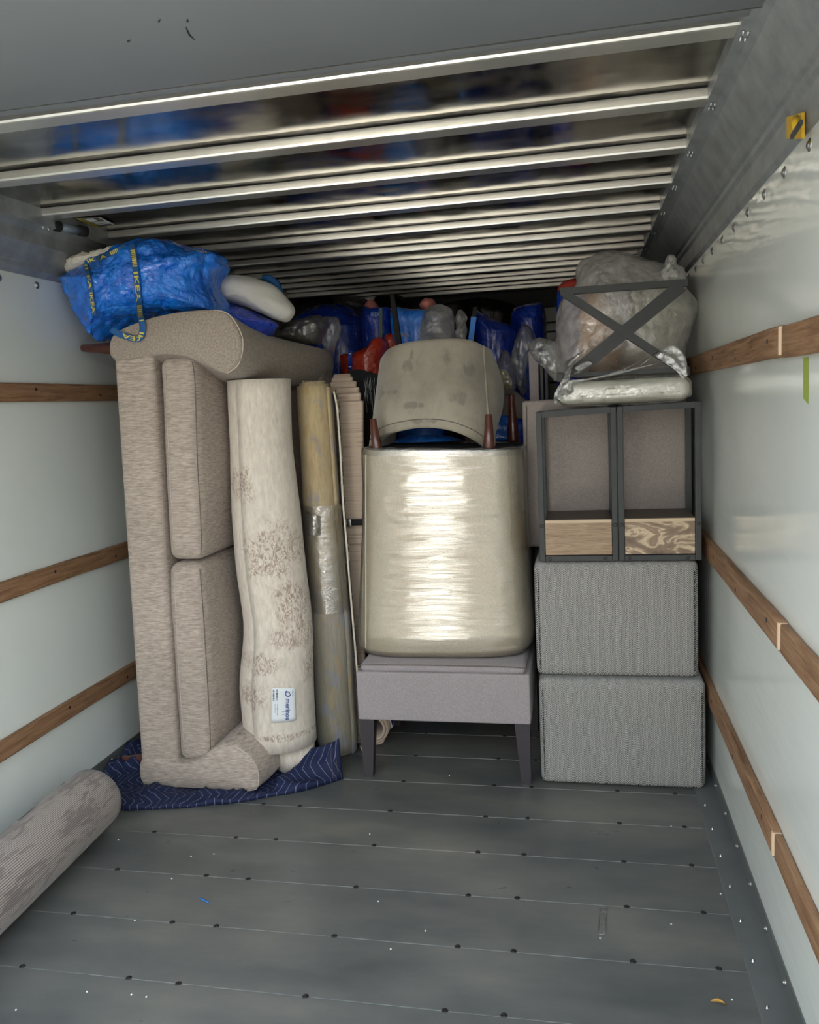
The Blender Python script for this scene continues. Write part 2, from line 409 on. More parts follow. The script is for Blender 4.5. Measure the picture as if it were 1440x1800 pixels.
def rugmat(name):
    m = M(name); x, y, z = m.xyz()
    if name == 'cream_distressed_rug':
        b = m.ramp(m.noise((70,70,22), 1, 5, .7), [(.3, srgb(198,187,172)), (.7, srgb(226,216,201))])
        nx = m.math('MULTIPLY', m.math('SUBTRACT', m.noise((7,7,11), 1, 6, .65, .8), .5), 5.5); p = None
        for cx, cy, rx, ry in RUGSPOTS:
            q0 = P(cx, cy, 2.85); dx = m.math('DIVIDE', m.math('SUBTRACT', x, q0.x - RUGBASE.x), rx); dz_ = m.math('DIVIDE', m.math('SUBTRACT', z, q0.z - RUGBASE.z), ry)
            d_ = m.math('SUBTRACT', 1.25, m.math('ADD', m.math('ADD', m.math('MULTIPLY', dx, dx), m.math('MULTIPLY', dz_, dz_)), nx))
            p = d_ if p is None else m.math('MAXIMUM', p, d_)
        p = m.ramp(p, [(.0, (0,0,0)), (.9, (1,1,1))])
        q = m.ramp(m.noise((70,70,34), 1.2, 6, .8, 1.5), [(.48, (0,0,0)), (.55, (1,1,1))])
        m.color(m.mix(m.math('MULTIPLY', m.math('MULTIPLY', p, q), .75), b, srgb(134,106,90))).bump(q, .3, .001)
    elif name == 'yellow_olive_rug':
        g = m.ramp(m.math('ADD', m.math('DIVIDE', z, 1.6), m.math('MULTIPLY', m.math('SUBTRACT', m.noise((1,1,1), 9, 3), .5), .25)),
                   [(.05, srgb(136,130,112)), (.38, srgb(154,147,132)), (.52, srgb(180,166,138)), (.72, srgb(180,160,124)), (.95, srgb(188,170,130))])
        p = m.ramp(m.noise((9,9,5), 2, 3, .6), [(.54, (0,0,0)), (.64, (1,1,1))]); g = m.mix(m.math('MULTIPLY', p, .5), g, srgb(132,136,154)); p2 = m.ramp(m.noise((14,14,4), 3, 3, .6), [(.56, (0,0,0)), (.66, (1,1,1))]); g = m.mix(m.math('MULTIPLY', p2, .5), g, srgb(176,146,92))
        q = m.noise((120,120,14), 1, 5, .75); m.color(m.mix(1, g, m.ramp(q, [(.3, (.78,)*3), (.7, (1.12,)*3)]), 'MULTIPLY')).bump(q, .3, .002)
    elif name == 'rose_beige_ribbed_rug':
        q = m.noise((4,4,170), 1, 3, .7); p = m.noise((8,8,3), 2, 3)
        c = m.ramp(q, [(.34, srgb(148,124,106)), (.5, srgb(188,168,148)), (.7, srgb(204,186,166))])
        m.color(m.mix(m.ramp(p, [(.35, (.2,)*3), (.65, (.9,)*3)]), c, srgb(192,173,154))).bump(q, .4, .003)
    elif name == 'grey_beige_striped_rug':
        an = m.math('MULTIPLY', m.math('ARCTAN2', m.math('SUBTRACT', z, .115), x), .115)
        st = m.math('FRACT', m.math('DIVIDE', an, .0062))
        s = m.ramp(st, [(.30, srgb(98,90,84)), (.45, srgb(168,157,147))])
        p = m.ramp(m.noise((26,5,26), 1, 5, .8, .5), [(.50, (0,0,0)), (.56, (1,1,1))]); e_ = m.ramp(y, [(.0, (0,0,0)), (.001, (1,1,1))])
        c = m.mix(m.math('MULTIPLY', p, .6), s, srgb(98,88,84))
        m.color(c).bump(st, .4, .002)
    elif name == 'black_marbled_rug':
        q = m.noise((14,14,14), 1, 6, .7, 2); m.color(m.ramp(q, [(.45, srgb(30,34,36)), (.56, srgb(60,66,66)), (.60, srgb(206,204,196)), (.7, srgb(36,40,42))]))
    m.set(.92, spec=.15, sheen=.2); return m.m
MR1, MR2, MR3, MR4, MR5 = [rugmat(k) for k in ('cream_distressed_rug', 'yellow_olive_rug', 'rose_beige_ribbed_rug', 'grey_beige_striped_rug', 'black_marbled_rug')]
MBIND = plain('cream_binding', srgb(214,202,182), .9)
def velvet():
    m = M('stained_grey_velvet')
    a = m.ramp(m.noise((1,1,1), 6, 6, .65), [(.3, srgb(134,128,114)), (.55, srgb(160,152,136)), (.75, srgb(168,160,143))])
    b = m.ramp(m.noise((2.2,1,1.2), 5, 4, .6, .6), [(.60, (0,0,0)), (.70, (1,1,1))]); x, y, z = m.xyz(); b0 = None
    nx = m.math('MULTIPLY', m.math('SUBTRACT', m.noise((22,22,9), 1, 6, .7), .5), 8)
    for cx, cy, rx, ry in ((712,640,.024,.030),(720,622,.008,.022),(782,630,.014,.03),(820,650,.03,.03),(735,712,.05,.012),(665,690,.02,.03),(805,700,.03,.03),(750,740,.05,.010),(690,690,.04,.012)):
        q0 = P(cx, cy, 3.05); dx = m.math('DIVIDE', m.math('SUBTRACT', x, q0.x + .52), rx); dz_ = m.math('DIVIDE', m.math('SUBTRACT', z, q0.z - 1.245), ry)
        d_ = m.math('SUBTRACT', 1.1, m.math('ADD', m.math('ADD', m.math('MULTIPLY', dx, dx), m.math('MULTIPLY', dz_, dz_)), nx)); b0 = d_ if b0 is None else m.math('MAXIMUM', b0, d_)
    b = m.math('MAXIMUM', m.math('MULTIPLY', b, .5), m.ramp(b0, [(.0, (0,0,0)), (1.0, (1,1,1))]))
    m.color(m.mix(m.math('MULTIPLY', b, .5), a, srgb(100,94,88))).set(.75, spec=.25, sheen=.4); return m.m
MVELV = velvet()

# ================================================================== the truck box
XR, XL, Y0, Y1, ZT = .4424, -1.888, .9, 5.78, 2.10
yp = [Y0]
k = 1.724 - 4*.2287
yp = [Y0] + [k + .2287*i for i in range(1, 30) if Y0 < k + .2287*i < Y1-.02] + [Y1]
v, f = box((XL-.04, Y0, -.10), (XR+.04, Y1+.04, -.024))
floor = tagp(mesh('floor', v, f, MCOVE, None, False), kind='structure')
for i in range(len(yp)-1):
    v, f = rbox((XL+.002, yp[i]+.0008, -.024), (XR-.002, yp[i+1]-.0008, 0), .0016, 1, m=1)
    mesh('floor_board', v, f, MP, floor, False)
MSTR = plain('board_edge_wear', srgb(150,152,150), .5)
proto = None
for i in range(1, len(yp)-1):
    for X in (-1.453, -1.148, -1.010, -.674, -.339, -.199, .100, .30):
        jx, jy = random.uniform(-.004,.004), random.uniform(-.003,.003)
        c = V(X+jx, yp[i]+.004+jy, 0)
        if proto is None:
            v, f = lathe(V(0,0,0), [(.0001,.0020),(.0062,.0018),(.0082,.0004),(.0084,-.001)], n=12)
            v2, f2 = beam(V(-.004,0,.0021), V(.004,0,.0021), .0014, .0008, V(0,0,1))
            v, f = join([(v,f),(v2,f2)])
            proto = mesh('floor_bolt', [q + c for q in v], f, MBOLT, floor)
            # recentre the mesh so that copies can be placed
            d = c - wloc(floor)
            for q in proto.data.vertices: q.co -= d
            proto.location = d
        else:
            o = proto.copy(); C.objects.link(o); o.location = c - wloc(floor); o.rotation_euler.z = random.uniform(0, 3)
# walls
def wall(name, x0, x1, mat):
    v, f = box((x0, Y0, -.02), (x1, Y1+.04, 2.2)); return tagp(mesh(name, v, f, mat, None, False), kind='structure')
wr = wall('wall_right', XR, XR+.05, MW); wl = wall('wall_left', XL-.05, XL, MWL)
v, f = box((XL-.05, Y1, -.02), (XR+.05, Y1+.05, 2.2)); wb = tagp(mesh('wall_back', v, f, MW, None, False), kind='structure')
for z in (1.90, 1.84, 1.78, 1.6, 1.5):
    v, f = box((XL, Y1-.012, z-.006), (XR, Y1, z+.006)); mesh('groove_strip', v, f, MBOLT, wb, False)
v, f = box((XL, Y1-.10, 2.0), (XR, Y1, ZT+.03)); mesh('end_beam', v, f, plain('dark_beam', srgb(46,48,48), .6), wb, False)
def rivets(parent, pts, normal, r=.0085, name='rivet', mat=MSTEEL):
    pr = None
    for c in pts:
        c = Vector(c)
        if pr is None:
            v, f = lathe(V(0,0,0), [(r*1.5,-.001),(r*1.5,.0012),(r,.0018),(r*.9,.004),(r*.5,.0062),(.0003,.0068)], Vector(normal), 12)
            v = [q + c for q in v]; pr = mesh(name, v, f, mat, parent); d = c - wloc(parent)
            for q in pr.data.vertices: q.co -= d
            pr.location = d
        else:
            o = pr.copy(); C.objects.link(o); o.location = c - wloc(parent)
ys = [1.19 + .199*i for i in range(22)]
rivets(wr, [(XR, y, 1.855) for y in ys], (-1,0,0)); rivets(wl, [(XL, y+.13, 1.886) for y in ys], (1,0,0))
# wooden lash rails on the walls
def rail(name, x, side, z0, z1, cuts, chips=0):
    t = thing(name, None, None, V(x, 2, z0), kind='structure')
    for i, (a, b) in enumerate(zip(cuts[:-1], cuts[1:])):
        th = .019 + .003*(i % 2); dz = .004*(i % 2)
        xs = sorted((x, x - side*th))
        def wob(p, i=i): return p + V(0, 0, .0025*noise.noise(V(p.y*6, i, z0)))
        v, f = rbox((xs[0], a+.001, z0+dz), (xs[1], b-.001, z1+dz), .004, 14, fn=wob, m=1)
        mesh('board', v, f, MB, t)
        if i and side > 0:                                  # pale freshly cut end
            v, f = box((xs[0]-.0012, a-.0005, z0+dz+.004), (xs[1]-.002, a+.009, z1+dz-.003)); mesh('cut_end', v, f, MBE, t, False)
        n = int((b-a)/.4)
        for q in range(n):
            yy = a + .12 + q*.4; v, f = lathe(V(x - side*th, yy, (z0+z1)/2+.01*(-1)**q), [(.006,-.002),(.006,.0008),(.003,.001),(.0002,.0008)], V(-side,0,0), 10); mesh('screw_head', v, f, MBOLT, t)
    return t
rail('trim_1', XR, 1, 1.458, 1.525, [Y0, 1.918, 3.9, Y1])
rail('trim_2', XR, 1, .812, .880, [Y0, 1.905, 3.6, Y1])
rail('trim_3', XR, 1, .302, .366, [Y0, 1.943, 3.8, Y1])
rail('trim_4', XL, -1, 1.474, 1.538, [Y0, 3.9, Y1])
rail('trim_5', XL, -1, .820, .886, [Y0, 4.1, Y1])
rail('trim_6', XL, -1, .308, .374, [Y0, 3.7, Y1])
# angle irons along the floor edges
for nm, x, s in (('trim_7', XR, 1), ('trim_8', XL, -1)):
    v, f = loft([[V(x, y, .058), V(x-s*.004, y, .058), V(x-s*.006, y, .010), V(x-s*.072, y, .004), V(x-s*.075, y, .0006), V(x, y, .0006)] for y in (Y0, Y1)])
    t = tagp(mesh(nm, v, f, plain('floor_angle_steel_'+nm, srgb(100,103,101), .45, .2, nz=.12), None, False), kind='structure')
    rivets(t, [(x-s*.0055, y+.095, .034) for y in ys], (-s,0,0), .0055); rivets(t, [(x-s*.055, y*.8+.4, .0052) for y in ys], (0,0,1), .003)
# ceiling: shiny pans, ribs, coves
v, f = box((XL-.05, Y0, ZT+.030), (XR+.05, Y1+.05, ZT+.06))
ceil = tagp(mesh('ceiling', v, f, MCOVE, None, False), kind='structure')
def panfn(y0, y1):
    return lambda u, q: V(XL + (XR-XL)*u, y0 + (y1-y0)*q, ZT + .027 + .0016*math.sin(3*u+y0*5)*math.sin(math.pi*q))
ribs = [1.82 + .4095*i for i in range(10)]
edges = [1.60] + ribs
for a, b in zip(edges, ribs + [Y1]):
    if b - a < .03: continue
    v, f = slab(panfn(a, b), 24, 8, V(0, 0, .002)); mesh('roof_pan', v, f, MPAN, ceil)
for y in ribs:
    sec = [(y-.001, ZT+.027), (y-.001, ZT+.006), (y+.001, ZT+.0012), (y+.006, ZT), (y+.058, ZT), (y+.062, ZT+.003), (y+.064, ZT+.027)]
    v, f = loft([[V(x, a, b) for a, b in sec] for x in [XL+.02+(XR-XL-.04)*i/12 for i in range(13)]])
    mesh('roof_bow', v, f, MBOW, ceil, False)
    v, f = box((XL+.02, y-.0040, ZT+.0255), (XR-.02, y-.0005, ZT+.0280)); mesh('joint_line', v, f, MBLACK, ceil, False)
v, f = rbox((XL+.06, Y0, ZT-.012), (XR-.10, 1.722, ZT+.02), .003, 2, m=1)
hd = mesh('header_panel', v, f, MHEAD, ceil)
v, f = rbox((XL+.06, 1.726, ZT-.006), (XR-.10, 1.772, ZT+.02), .003, 2, m=1); mesh('header_lip', v, f, MHEAD, ceil)
v, f = box((XL+.06, 1.7225, ZT-.0125), (XR-.10, 1.7255, ZT-.0085)); mesh('lip_highlight', v, f, MSTEEL, hd, False)  # bright strip standing in for the highlight on the lip's front edge
MSCR = plain('black_scuff', srgb(34,34,34), .9)
for (a, b) in (((327,48),(342,70)), ((224,72),(230,70)), ((280,38),(282,34)), ((330,34),(332,38))):
    p, q = PZ(*a, ZT-.0128), PZ(*b, ZT-.0128); mid = (p+q)/2 + V(-.004,.004,0)
    v, f = tube([p, p.lerp(mid,.6), mid, q], [.0006,.0016,.0016,.0005], 6); mesh('scuff_mark', v, f, MSCR, hd)
def cove(name, x, s, yy=(Y0, Y1), zi=2.096, xi=.122, zw=1.880):
    pr = [(xi, zi), (xi-.024, zi-.006), (xi-.036, zi-.020), (.062, zi-.062), (.040, zi-.100), (.030, zi-.122), (.0205, zi-.126), (.019, zi-.140), (.0115, zi-.150), (.0105, zw+.012), (.004, zw+.002), (.003, zw), (0, zw), (0, 2.14), (xi, 2.14)]
    v, f = loft([[V(x - s*a, y, b) for a, b in pr] for y in [yy[0] + (yy[1]-yy[0])*i/8 for i in range(9)]])
    return tagp(mesh(name, v, f, MCOVE, None, False), kind='structure')
cr = cove('trim_9', XR, 1); cl = cove('trim_10', XL, -1, zi=2.072, xi=.10, zw=1.912)
pts = []
for y in ribs:
    pts += [(XR-.112+.0*q, y+.012+.03*q, 2.0915) for q in (0, 1)] + [(XR-.103, y+.012, 2.0895), (XR-.103, y+.042, 2.0895)]
rivets(cr, pts, (-.2,0,-1), .0025)
rivets(cl, [(XL+.09, y+.012+.03*q, 2.068) for y in ribs for q in (0,1)], (.2,0,-1), .0025)

# ================================================================== ground outside, with unseen shapes added for reflections
v, f = box((-30, -40, -.95), (30, .2, -.85))
gd = tagp(mesh('ground', v, f, plain('grey_asphalt', srgb(84,84,82), .9, nz=.08, nsc=1), None, False), kind='structure')
vs = [V(-1.62,.15,-.852), V(-.62,.15,-.852), V(-6.2,-39,-.852), V(-10.2,-39,-.852)]
vs = vs + [p + V(0,0,.012) for p in vs]
mesh('added_reflection_path', vs, [(0,1,2,3),(4,5,6,7),(0,1,5,4),(1,2,6,5),(2,3,7,6),(3,0,4,7)], plain('pale_reflection_strip', srgb(232,228,218), .9, nz=.03, nsc=1), gd, False)  # unseen pale path, added as the bright strip mirrored in the chair wrap

MMASK = plain('dark_reflection_mask', srgb(84,80,76), .9, nz=.15, nsc=2)
for nm, x0, x1, h in (('wall_added_left', -26, -3.05, 3.3), ('wall_added_right', -2.05, 24, 3.0)):  # unseen dark walls added to narrow the reflection in the stretch wrap
    v, f = box((x0, -10, -.85), (x1, -8, h)); tagp(mesh(nm, v, f, MMASK, None, False), kind='structure')
# ================================================================== things fixed to the truck
t = thing('door_bracket', 'small yellow steel bracket on the grey cove above the right wall', 'bracket', P(1395, 240, 1.92))
def B3(px, py, Y): return P(px, py, Y)
v, f = slab(lambda u, q: PXX(1383 + (1409-1383)*u, 206 + 38*q - 8*u*(1-q), .423), 4, 4, V(.006,0,0)); mesh('plate', v, f, plain('yellow_paint', srgb(214,170,40), .5, nz=.1, nsc=40), t, False)
v, f = tube([PXX(1400,207,.414), PXX(1398,216,.410), PXX(1400,228,.410)], [.006,.008,.006], 10); mesh('hook', v, f, bpy.data.materials['yellow_paint'], t)
v, f = beam(PXX(1392,241,.405), PXX(1409,214,.405), .008, .006, V(1,0,0)); mesh('latch_arm', v, f, MMETAL, t, False)
# roof lamp and sticker on the left
t = thing('roof_lamp', 'small tubular lamp with black end caps tucked under the roof at upper left', 'lamp', V(-1.73, 2.8, 2.06))
a, b = PZ(92, 396, 2.085), PZ(150, 407, 2.085)
ax = (b-a)
v, f = lathe(a, [(.0002,-.002),(.017,0),(.019,.01),(.019,.03),(.017,.032)], ax, 16); mesh('end_cap', v, f, MBLACK, t)
v, f = lathe(a + ax.normalized()*.03, [(.015,0),(.015,ax.length-.055)], ax, 16); mesh('tube', v, f, plain('lamp_lens', srgb(112,124,134), .2, coat=.5), t)
v, f = lathe(b - ax.normalized()*.028, [(.017,0),(.02,.004),(.02,.03),(.0002,.032)], ax, 16); mesh('end_cap', v, f, MBLACK, t)
v, f = lathe(a - ax.normalized()*.006, [(.003,-.02),(.004,0)], V(0,0,-1), 8); mesh('screw', v, f, MSTEEL, t)
t = thing('warning_sticker', 'small sticker with yellow bars and lines of print on the roof pan', 'sticker', PZ(165, 390, ZT+.023))
q4 = [PZ(133,384,ZT+.0235), PZ(178,382,ZT+.0235), PZ(202,394,ZT+.0235), PZ(168,400,ZT+.0235)]
def bil(u, q, Q): return (Q[0].lerp(Q[1],u)).lerp(Q[3].lerp(Q[2],u), q)
v, f = slab(lambda u, q: bil(u, q, q4), 3, 3, V(0,0,.001)); mesh('backing', v, f, plain('grey_sticker', srgb(96,92,82), .5), t, False)
for i, (u0, u1, q0, q1, mt) in enumerate(((.02,.10,0,1,MYEL),(.16,.22,0,1,MYEL),(.28,.62,.08,.4,MWHITE),(.3,.9,.5,.55,MWHITE),(.3,.9,.62,.67,MWHITE),(.3,.9,.75,.8,MWHITE),(.9,.97,0,1,MWHITE))):
    v, f = slab(lambda u, q: bil(u0+(u1-u0)*u, q0+(q1-q0)*q, q4) - V(0,0,.0012), 1, 1, V(0,0,.0006)); mesh('printed_bar', v, f, mt, t, False)
v, f = slab(lambda u, q: PXX(1412.5 + 9*u, (630 if u < .5 else 627)*(1-q) + (704 if u < .5 else 711)*q - (4 if u<.5 else 0)*q, XR-.0006), 1, 4, V(-.0004,0,0))
tagp(mesh('tape_strip', v, f, plain('green_tape', srgb(150,168,70), .6), None, False), 'short vertical strip of green tape stuck to the right wall', 'tape')

# ================================================================== sofa standing on its arm
SH = lambda p: p + V(.029*(p.z), 0, 0)
sofa = thing('sofa', 'oatmeal linen two-seat sofa standing on one arm against the left wall', 'sofa', V(-1.40, 3.1, .012))
v, f = rbox((-1.665, 2.715, .03), (-1.512, 3.50, 1.685), .022, 14, (.0,.006,0), SH); mesh('seat_frame', v, f, MSOFA, sofa)
v, f = rbox((-1.64, 3.34, .03), (-1.10, 3.56, 1.60), .05, 10, (.02,.01,0), SH); mesh('backrest', v, f, MSOFAV, sofa)
def arm(prof, ys_, nm):
    rings = []
    for (Y, pts_, sc) in ys_:
        q = [V(a, 0, b) for a, b in pts_]; q = resample(catmull(q, 6, True), 72)
        c = sum(q, V(0,0,0))/72
        rings.append([V(c.x+(p.x-c.x)*sc, Y, c.z+(p.z-c.z)*sc) for p in q])
    v, f = loft(rings); return v, f
def lerpprof(A, B_, t_): return [(a[0]+(b[0]-a[0])*t_, a[1]+(b[1]-a[1])*t_) for a, b in zip(A, B_)]
lowA = [(-1.655,.013),(-1.5,.012),(-1.35,.012),(-1.24,.012),(-1.195,.022),(-1.180,.06),(-1.185,.11),(-1.215,.155),(-1.27,.190),(-1.33,.188),(-1.42,.13),(-1.50,.11),(-1.65,.12)]
lowB = [(-1.655,.013),(-1.5,.012),(-1.35,.012),(-1.22,.012),(-1.165,.03),(-1.150,.07),(-1.158,.12),(-1.19,.165),(-1.26,.195),(-1.33,.185),(-1.42,.13),(-1.50,.11),(-1.65,.12)]
seq = [(2.700, lowA, .80), (2.706, lowA, .93), (2.718, lowA, .99), (2.735, lowA, 1), (2.80, lerpprof(lowA,lowB,.6), 1), (2.95, lowB, 1), (3.2, lowB, 1), (3.5, lowB, 1)]
seq = [(2.706, lowA, .93), (2.712, lowA, .975), (2.722, lowA, .997), (2.735, lowA, 1)] + seq[4:]
v, f = arm(None, seq, 'arm'); a1 = mesh('arm', v, f, MSOFA, sofa); a1['label'] = 'padded arm on the floor side'
upA = [(p.x, p.z) for p in [P(x, y, 2.72) for x, y in ((198,592),(240,568),(300,551),(370,544),(402,552),(424,585),(428,615),(420,642),(400,658),(372,646),(330,628),(290,624),(262,628),(200,632))]]
upB = [(p.x, p.z) for p in [P(x, y, 3.05) for x, y in ((262,610),(310,592),(360,582),(430,580),(466,588),(492,606),(498,625),(494,648),(480,672),(445,680),(400,680),(350,680),(310,675),(262,660))]]
upC = [(p.x, p.z) for p in [P(x, y, 3.4) for x, y in ((330,640),(370,625),(430,612),(500,608),(545,608),(566,616),(572,632),(571,655),(562,680),(530,684),(490,684),(440,684),(400,680),(330,670))]]
seq = [(2.706, upA, .94), (2.712, upA, .98), (2.724, upA, 1), (2.80, lerpprof(upA,upB,.30), 1), (2.90, lerpprof(upA,upB,.68), 1), (3.05, upB, 1), (3.22, lerpprof(upB,upC,.55), 1), (3.4, upC, 1), (3.54, upC, .98), (3.56, upC, .9)]
v, f = arm(None, seq, 'arm'); a2 = mesh('arm', v, f, MSOFAV, sofa)
def pipe(parent, pts_, r=.0022, mat=MPIPE, n=6, nm='piping'):
    v, f = tube(catmull(pts_, 6), r, n); return mesh(nm, v, f, mat, parent)
pipe(a2, [P(x, y, 2.712) for x, y in ((376,545),(403,553),(424,586),(427,614),(419,641),(400,656))])
pipe(a1, [V(-1.235,2.712,.013), V(-1.197,2.709,.024), V(-1.184,2.708,.06), V(-1.189,2.708,.11), V(-1.219,2.71,.153), V(-1.27,2.712,.186)])
for k, (z0, z1, xa, xb) in enumerate(((.880, 1.605, -1.508, -1.372), (.112, .868, -1.508, -1.372))):
    sh2 = (lambda p, z0=z0, k=k: p + V((.030 if k else .045)*(p.z - .1 - (.0 if k else .15)) + (.006*noise.noise(p*5)), 0, (.02 if k else -.0)*(2.72-p.y)*.5))
    v, f = rbox((xa, 2.722, z0), (xb, 3.335, z1), .035, 12, (.022,.010,.006), sh2)
    c = mesh('seat_cushion', v, f, MSOFA if 0 else MSOFA, sofa)
    ex = lambda x, z: sh2(V(x, 2.727, z)) + V(.0, 0, 0)
    pipe(c, [ex(xb-.010, z0+.02), ex(xb-.004, z0+.1), ex(xb-.004, (z0+z1)/2), ex(xb-.004, z1-.1), ex(xb-.010, z1-.02)], .0016, MSEAM, nm='seam')
    pipe(c, [ex(xa+.028, z0+.03)-V(0,.007,0), ex(xa+.026, (z0+z1)/2)-V(0,.011,0), ex(xa+.028, z1-.03)-V(0,.007,0)], .0012, MPIPE, nm='seam')
for z, Y, dz in ((1.655, 2.90, .02), (.055, 2.86, -.022)):
    p = V(-1.64 + .02*(z > 1), Y, z); q = V(-1.862, Y+.015, z+dz)
    d = q-p; v, f = lathe(p, [(.030,-.02),(.030,.02),(.014,d.length-.004),(.012,d.length),(.0002,d.length+.0005)], d, 20); mesh('leg', v, f, MLEG, sofa)

# ================================================================== rug rolls
def pxw(px, py, Y):      # metres per pixel at that place
    return (P(px+1, py, Y) - P(px, py, Y)).length
def roll(path, rad, turns, th, tb, tt, start=0, cw=1, nseg=28, m=26, squash=1.0, pitch=None, wav=0):
    """a rolled rug: a spiral sheet of thickness th along path; inner turns stand out by tb below and tt above"""
    path = catmull([Vector(p) for p in path], 8); rads = [rad(i/(len(path)-1)) for i in range(len(path))]
    L = [0]
    for i in range(len(path)-1): L.append(L[-1] + (path[i+1]-path[i]).length)
    tot = L[-1]; t = (path[-1]-path[0]).normalized()
    e1 = V(1,0,0) - t*t.x; e1.normalize(); e2 = t.cross(e1); e2.normalize()
    def at(s):
        if s <= 0: return path[0] + t*s, rads[0]
        if s >= tot: return path[-1] + t*(s-tot), rads[-1]
        for i in range(len(path)-1):
            if L[i+1] >= s: break
        k_ = (s-L[i])/(L[i+1]-L[i]); return path[i].lerp(path[i+1], k_), rads[i]+(rads[i+1]-rads[i])*k_
    N = int(turns*nseg); pitch = pitch or th*1.25; vo, vi = [], []
    for i in range(N+1):
        an = start + cw*2*math.pi*i/nseg; tn = i/nseg
        s0, s1 = -tb*tn, tot + tt*tn
        for j in range(m+1):
            c, R_ = at(s0 + (s1-s0)*j/m)
            d = e1*math.cos(an)*1.0 + e2*math.sin(an)*squash
            R1 = R_*(1 + wav*noise.noise(V(math.cos(an)*1.2, math.sin(an)*1.2, j*.14))) - pitch*tn
            vo.append(c + d*R1); vi.append(c + d*(R1-th))
    n = len(vo); W_ = m+1; fs = []
    for i in range(N):
        for j in range(m):
            a = i*W_+j; fs.append((a, a+W_, a+W_+1, a+1)); fs.append((a+n, a+1+n, a+W_+1+n, a+W_+n))
        a = i*W_; fs.append((a, a+n, a+W_+n, a+W_)); a = i*W_+m; fs.append((a, a+W_, a+W_+n, a+n))
    for j in range(m):
        fs.append((j, j+1, j+1+n, j+n)); a = N*W_+j; fs.append((a, a+n, a+1+n, a+1))
    return vo+vi, fs
# big cream rug
YA = 2.935
rowsA = [(668,454,56),(780,458,55),(900,467,60),(1000,475,61),(1100,488,60),(1200,486,65),(1300,493,63)]
pathA = [P(cx, y, YA) for y, cx, h in rowsA][::-1]
radA = [h*pxw(cx, y, YA) for y, cx, h in rowsA][::-1]
def rA(t_): 
    k_ = t_*(len(radA)-1); i = min(int(k_), len(radA)-2); return radA[i]+(radA[i+1]-radA[i])*(k_-i)
pathA = [pathA[0] + V(0,0,0)] + pathA[1:]
rug = thing('rolled_rug', 'thick cream rug roll with brown distressed patches and a paper label near its foot', 'rug', V(-1.14, YA, .02))
v, f = roll(pathA, rA, 1.0, .010, .0, .0, start=-1.9, squash=.95, wav=.02); mesh('outer_wrap', v, f, MR1, rug)
# inner turns slipped down towards the floor
inn = [P(519, 1340, YA), P(516, 1290, YA), P(492, 1200, YA), P(480,1000,YA), P(454, 680, YA)]
v, f = roll(inn, lambda t_: .083+.012*t_, 3.0, .011, .022, -.02, start=-2.2, pitch=.016, squash=.95); mesh('inner_turns', v, f, MR1, rug)
# the curled lower corner
v, f = slab(lambda u, q: P(430+36*u - 6*q*(1-u), 1290 - 52*u*u + 12*u*(1-q)*0 + (-14*q if u < .9 else -8*q), 2.90 - .06*math.sin(2.4*u) - .02*q), 10, 4, V(.004,.008,0))
mesh('curled_corner', v, f, MR1, rug)
# paper label
def onA(px, py, eps=.003):
    c = P(493, py, YA); R_ = .066*1.0
    for i in range(len(rowsA)-1):
        if rowsA[i][0] <= py <= rowsA[i+1][0]:
            k_ = (py-rowsA[i][0])/(rowsA[i+1][0]-rowsA[i][0]); cx = rowsA[i][1]+(rowsA[i+1][1]-rowsA[i][1])*k_; h = rowsA[i][2]+(rowsA[i+1][2]-rowsA[i][2])*k_
            c = P(cx, py, YA); R_ = h*pxw(cx, py, YA)
    Y = YA - R_*.8
    for _ in range(4):
        p = P(px, py, Y); dx = max(-1, min(1, (p.x-c.x)/R_)); Y = YA - R_*.95*math.sqrt(max(0, 1-dx*dx))*1.02 - eps
    return P(px, py, Y)
lab = None
v, f = slab(lambda u, q: onA(477 + 41*u + 2*q*u, 1209 + 62*q - 3*u*(q > .5) - 4*q*max(0, u-.75)*4*.6), 10, 8, V(0,.0012,0)); lab = mesh('paper_label', v, f, MWHITE, rug)
def text_verts(s, size=1.0, ex=.0, bold=False):
    cu = bpy.data.curves.new('txt', 'FONT'); cu.body = s; cu.size = size; cu.resolution_u = 3
    if bold: cu.offset = .018*size
    ob = bpy.data.objects.new('txt', cu); C.objects.link(ob)
    me = bpy.data.meshes.new_from_object(ob.evaluated_get(bpy.context.evaluated_depsgraph_get()))
    vs = [v.co.copy() for v in me.vertices]; fs = [tuple(p.vertices) for p in me.polygons]
    bpy.data.objects.remove(ob); bpy.data.curves.remove(cu); bpy.data.meshes.remove(me); return vs, fs
def lab_text(s, size, px0, py0, mat, bold=False, nm='printed_word'):
    """text that runs down the label, its tops towards the right"""
    vs, fs = text_verts(s, size, bold=bold); vs = [onA(px0 + q.y, py0 + q.x, .0048) for q in vs]
    return mesh(nm, vs, fs, mat, lab, False)
lab_text('merinos', 11.5, 502.5, 1228, MINKB, True)
lab_text('11', 9, 496, 1249, MINK)
vs_, fs_ = [], []
for (cx, cy, r0, a0, a1_) in ((506.5, 1219, 4.6, .3, 4.2), (506.5, 1219, 2.6, 3.3, 6.6)):
    n = 14; base = len(vs_)
    for i in range(n+1):
        a_ = a0 + (a1_-a0)*i/n
        for r in (r0-.8, r0+.8): vs_.append(onA(cx + r*math.cos(a_), cy + r*math.sin(a_)*1.1, .0048))
    fs_ += [(base+2*i, base+2*i+1, base+2*i+3, base+2*i+2) for i in range(n)]
mesh('printed_logo', vs_, fs_, MINKB, lab, False)
bars = []
random.seed(3)
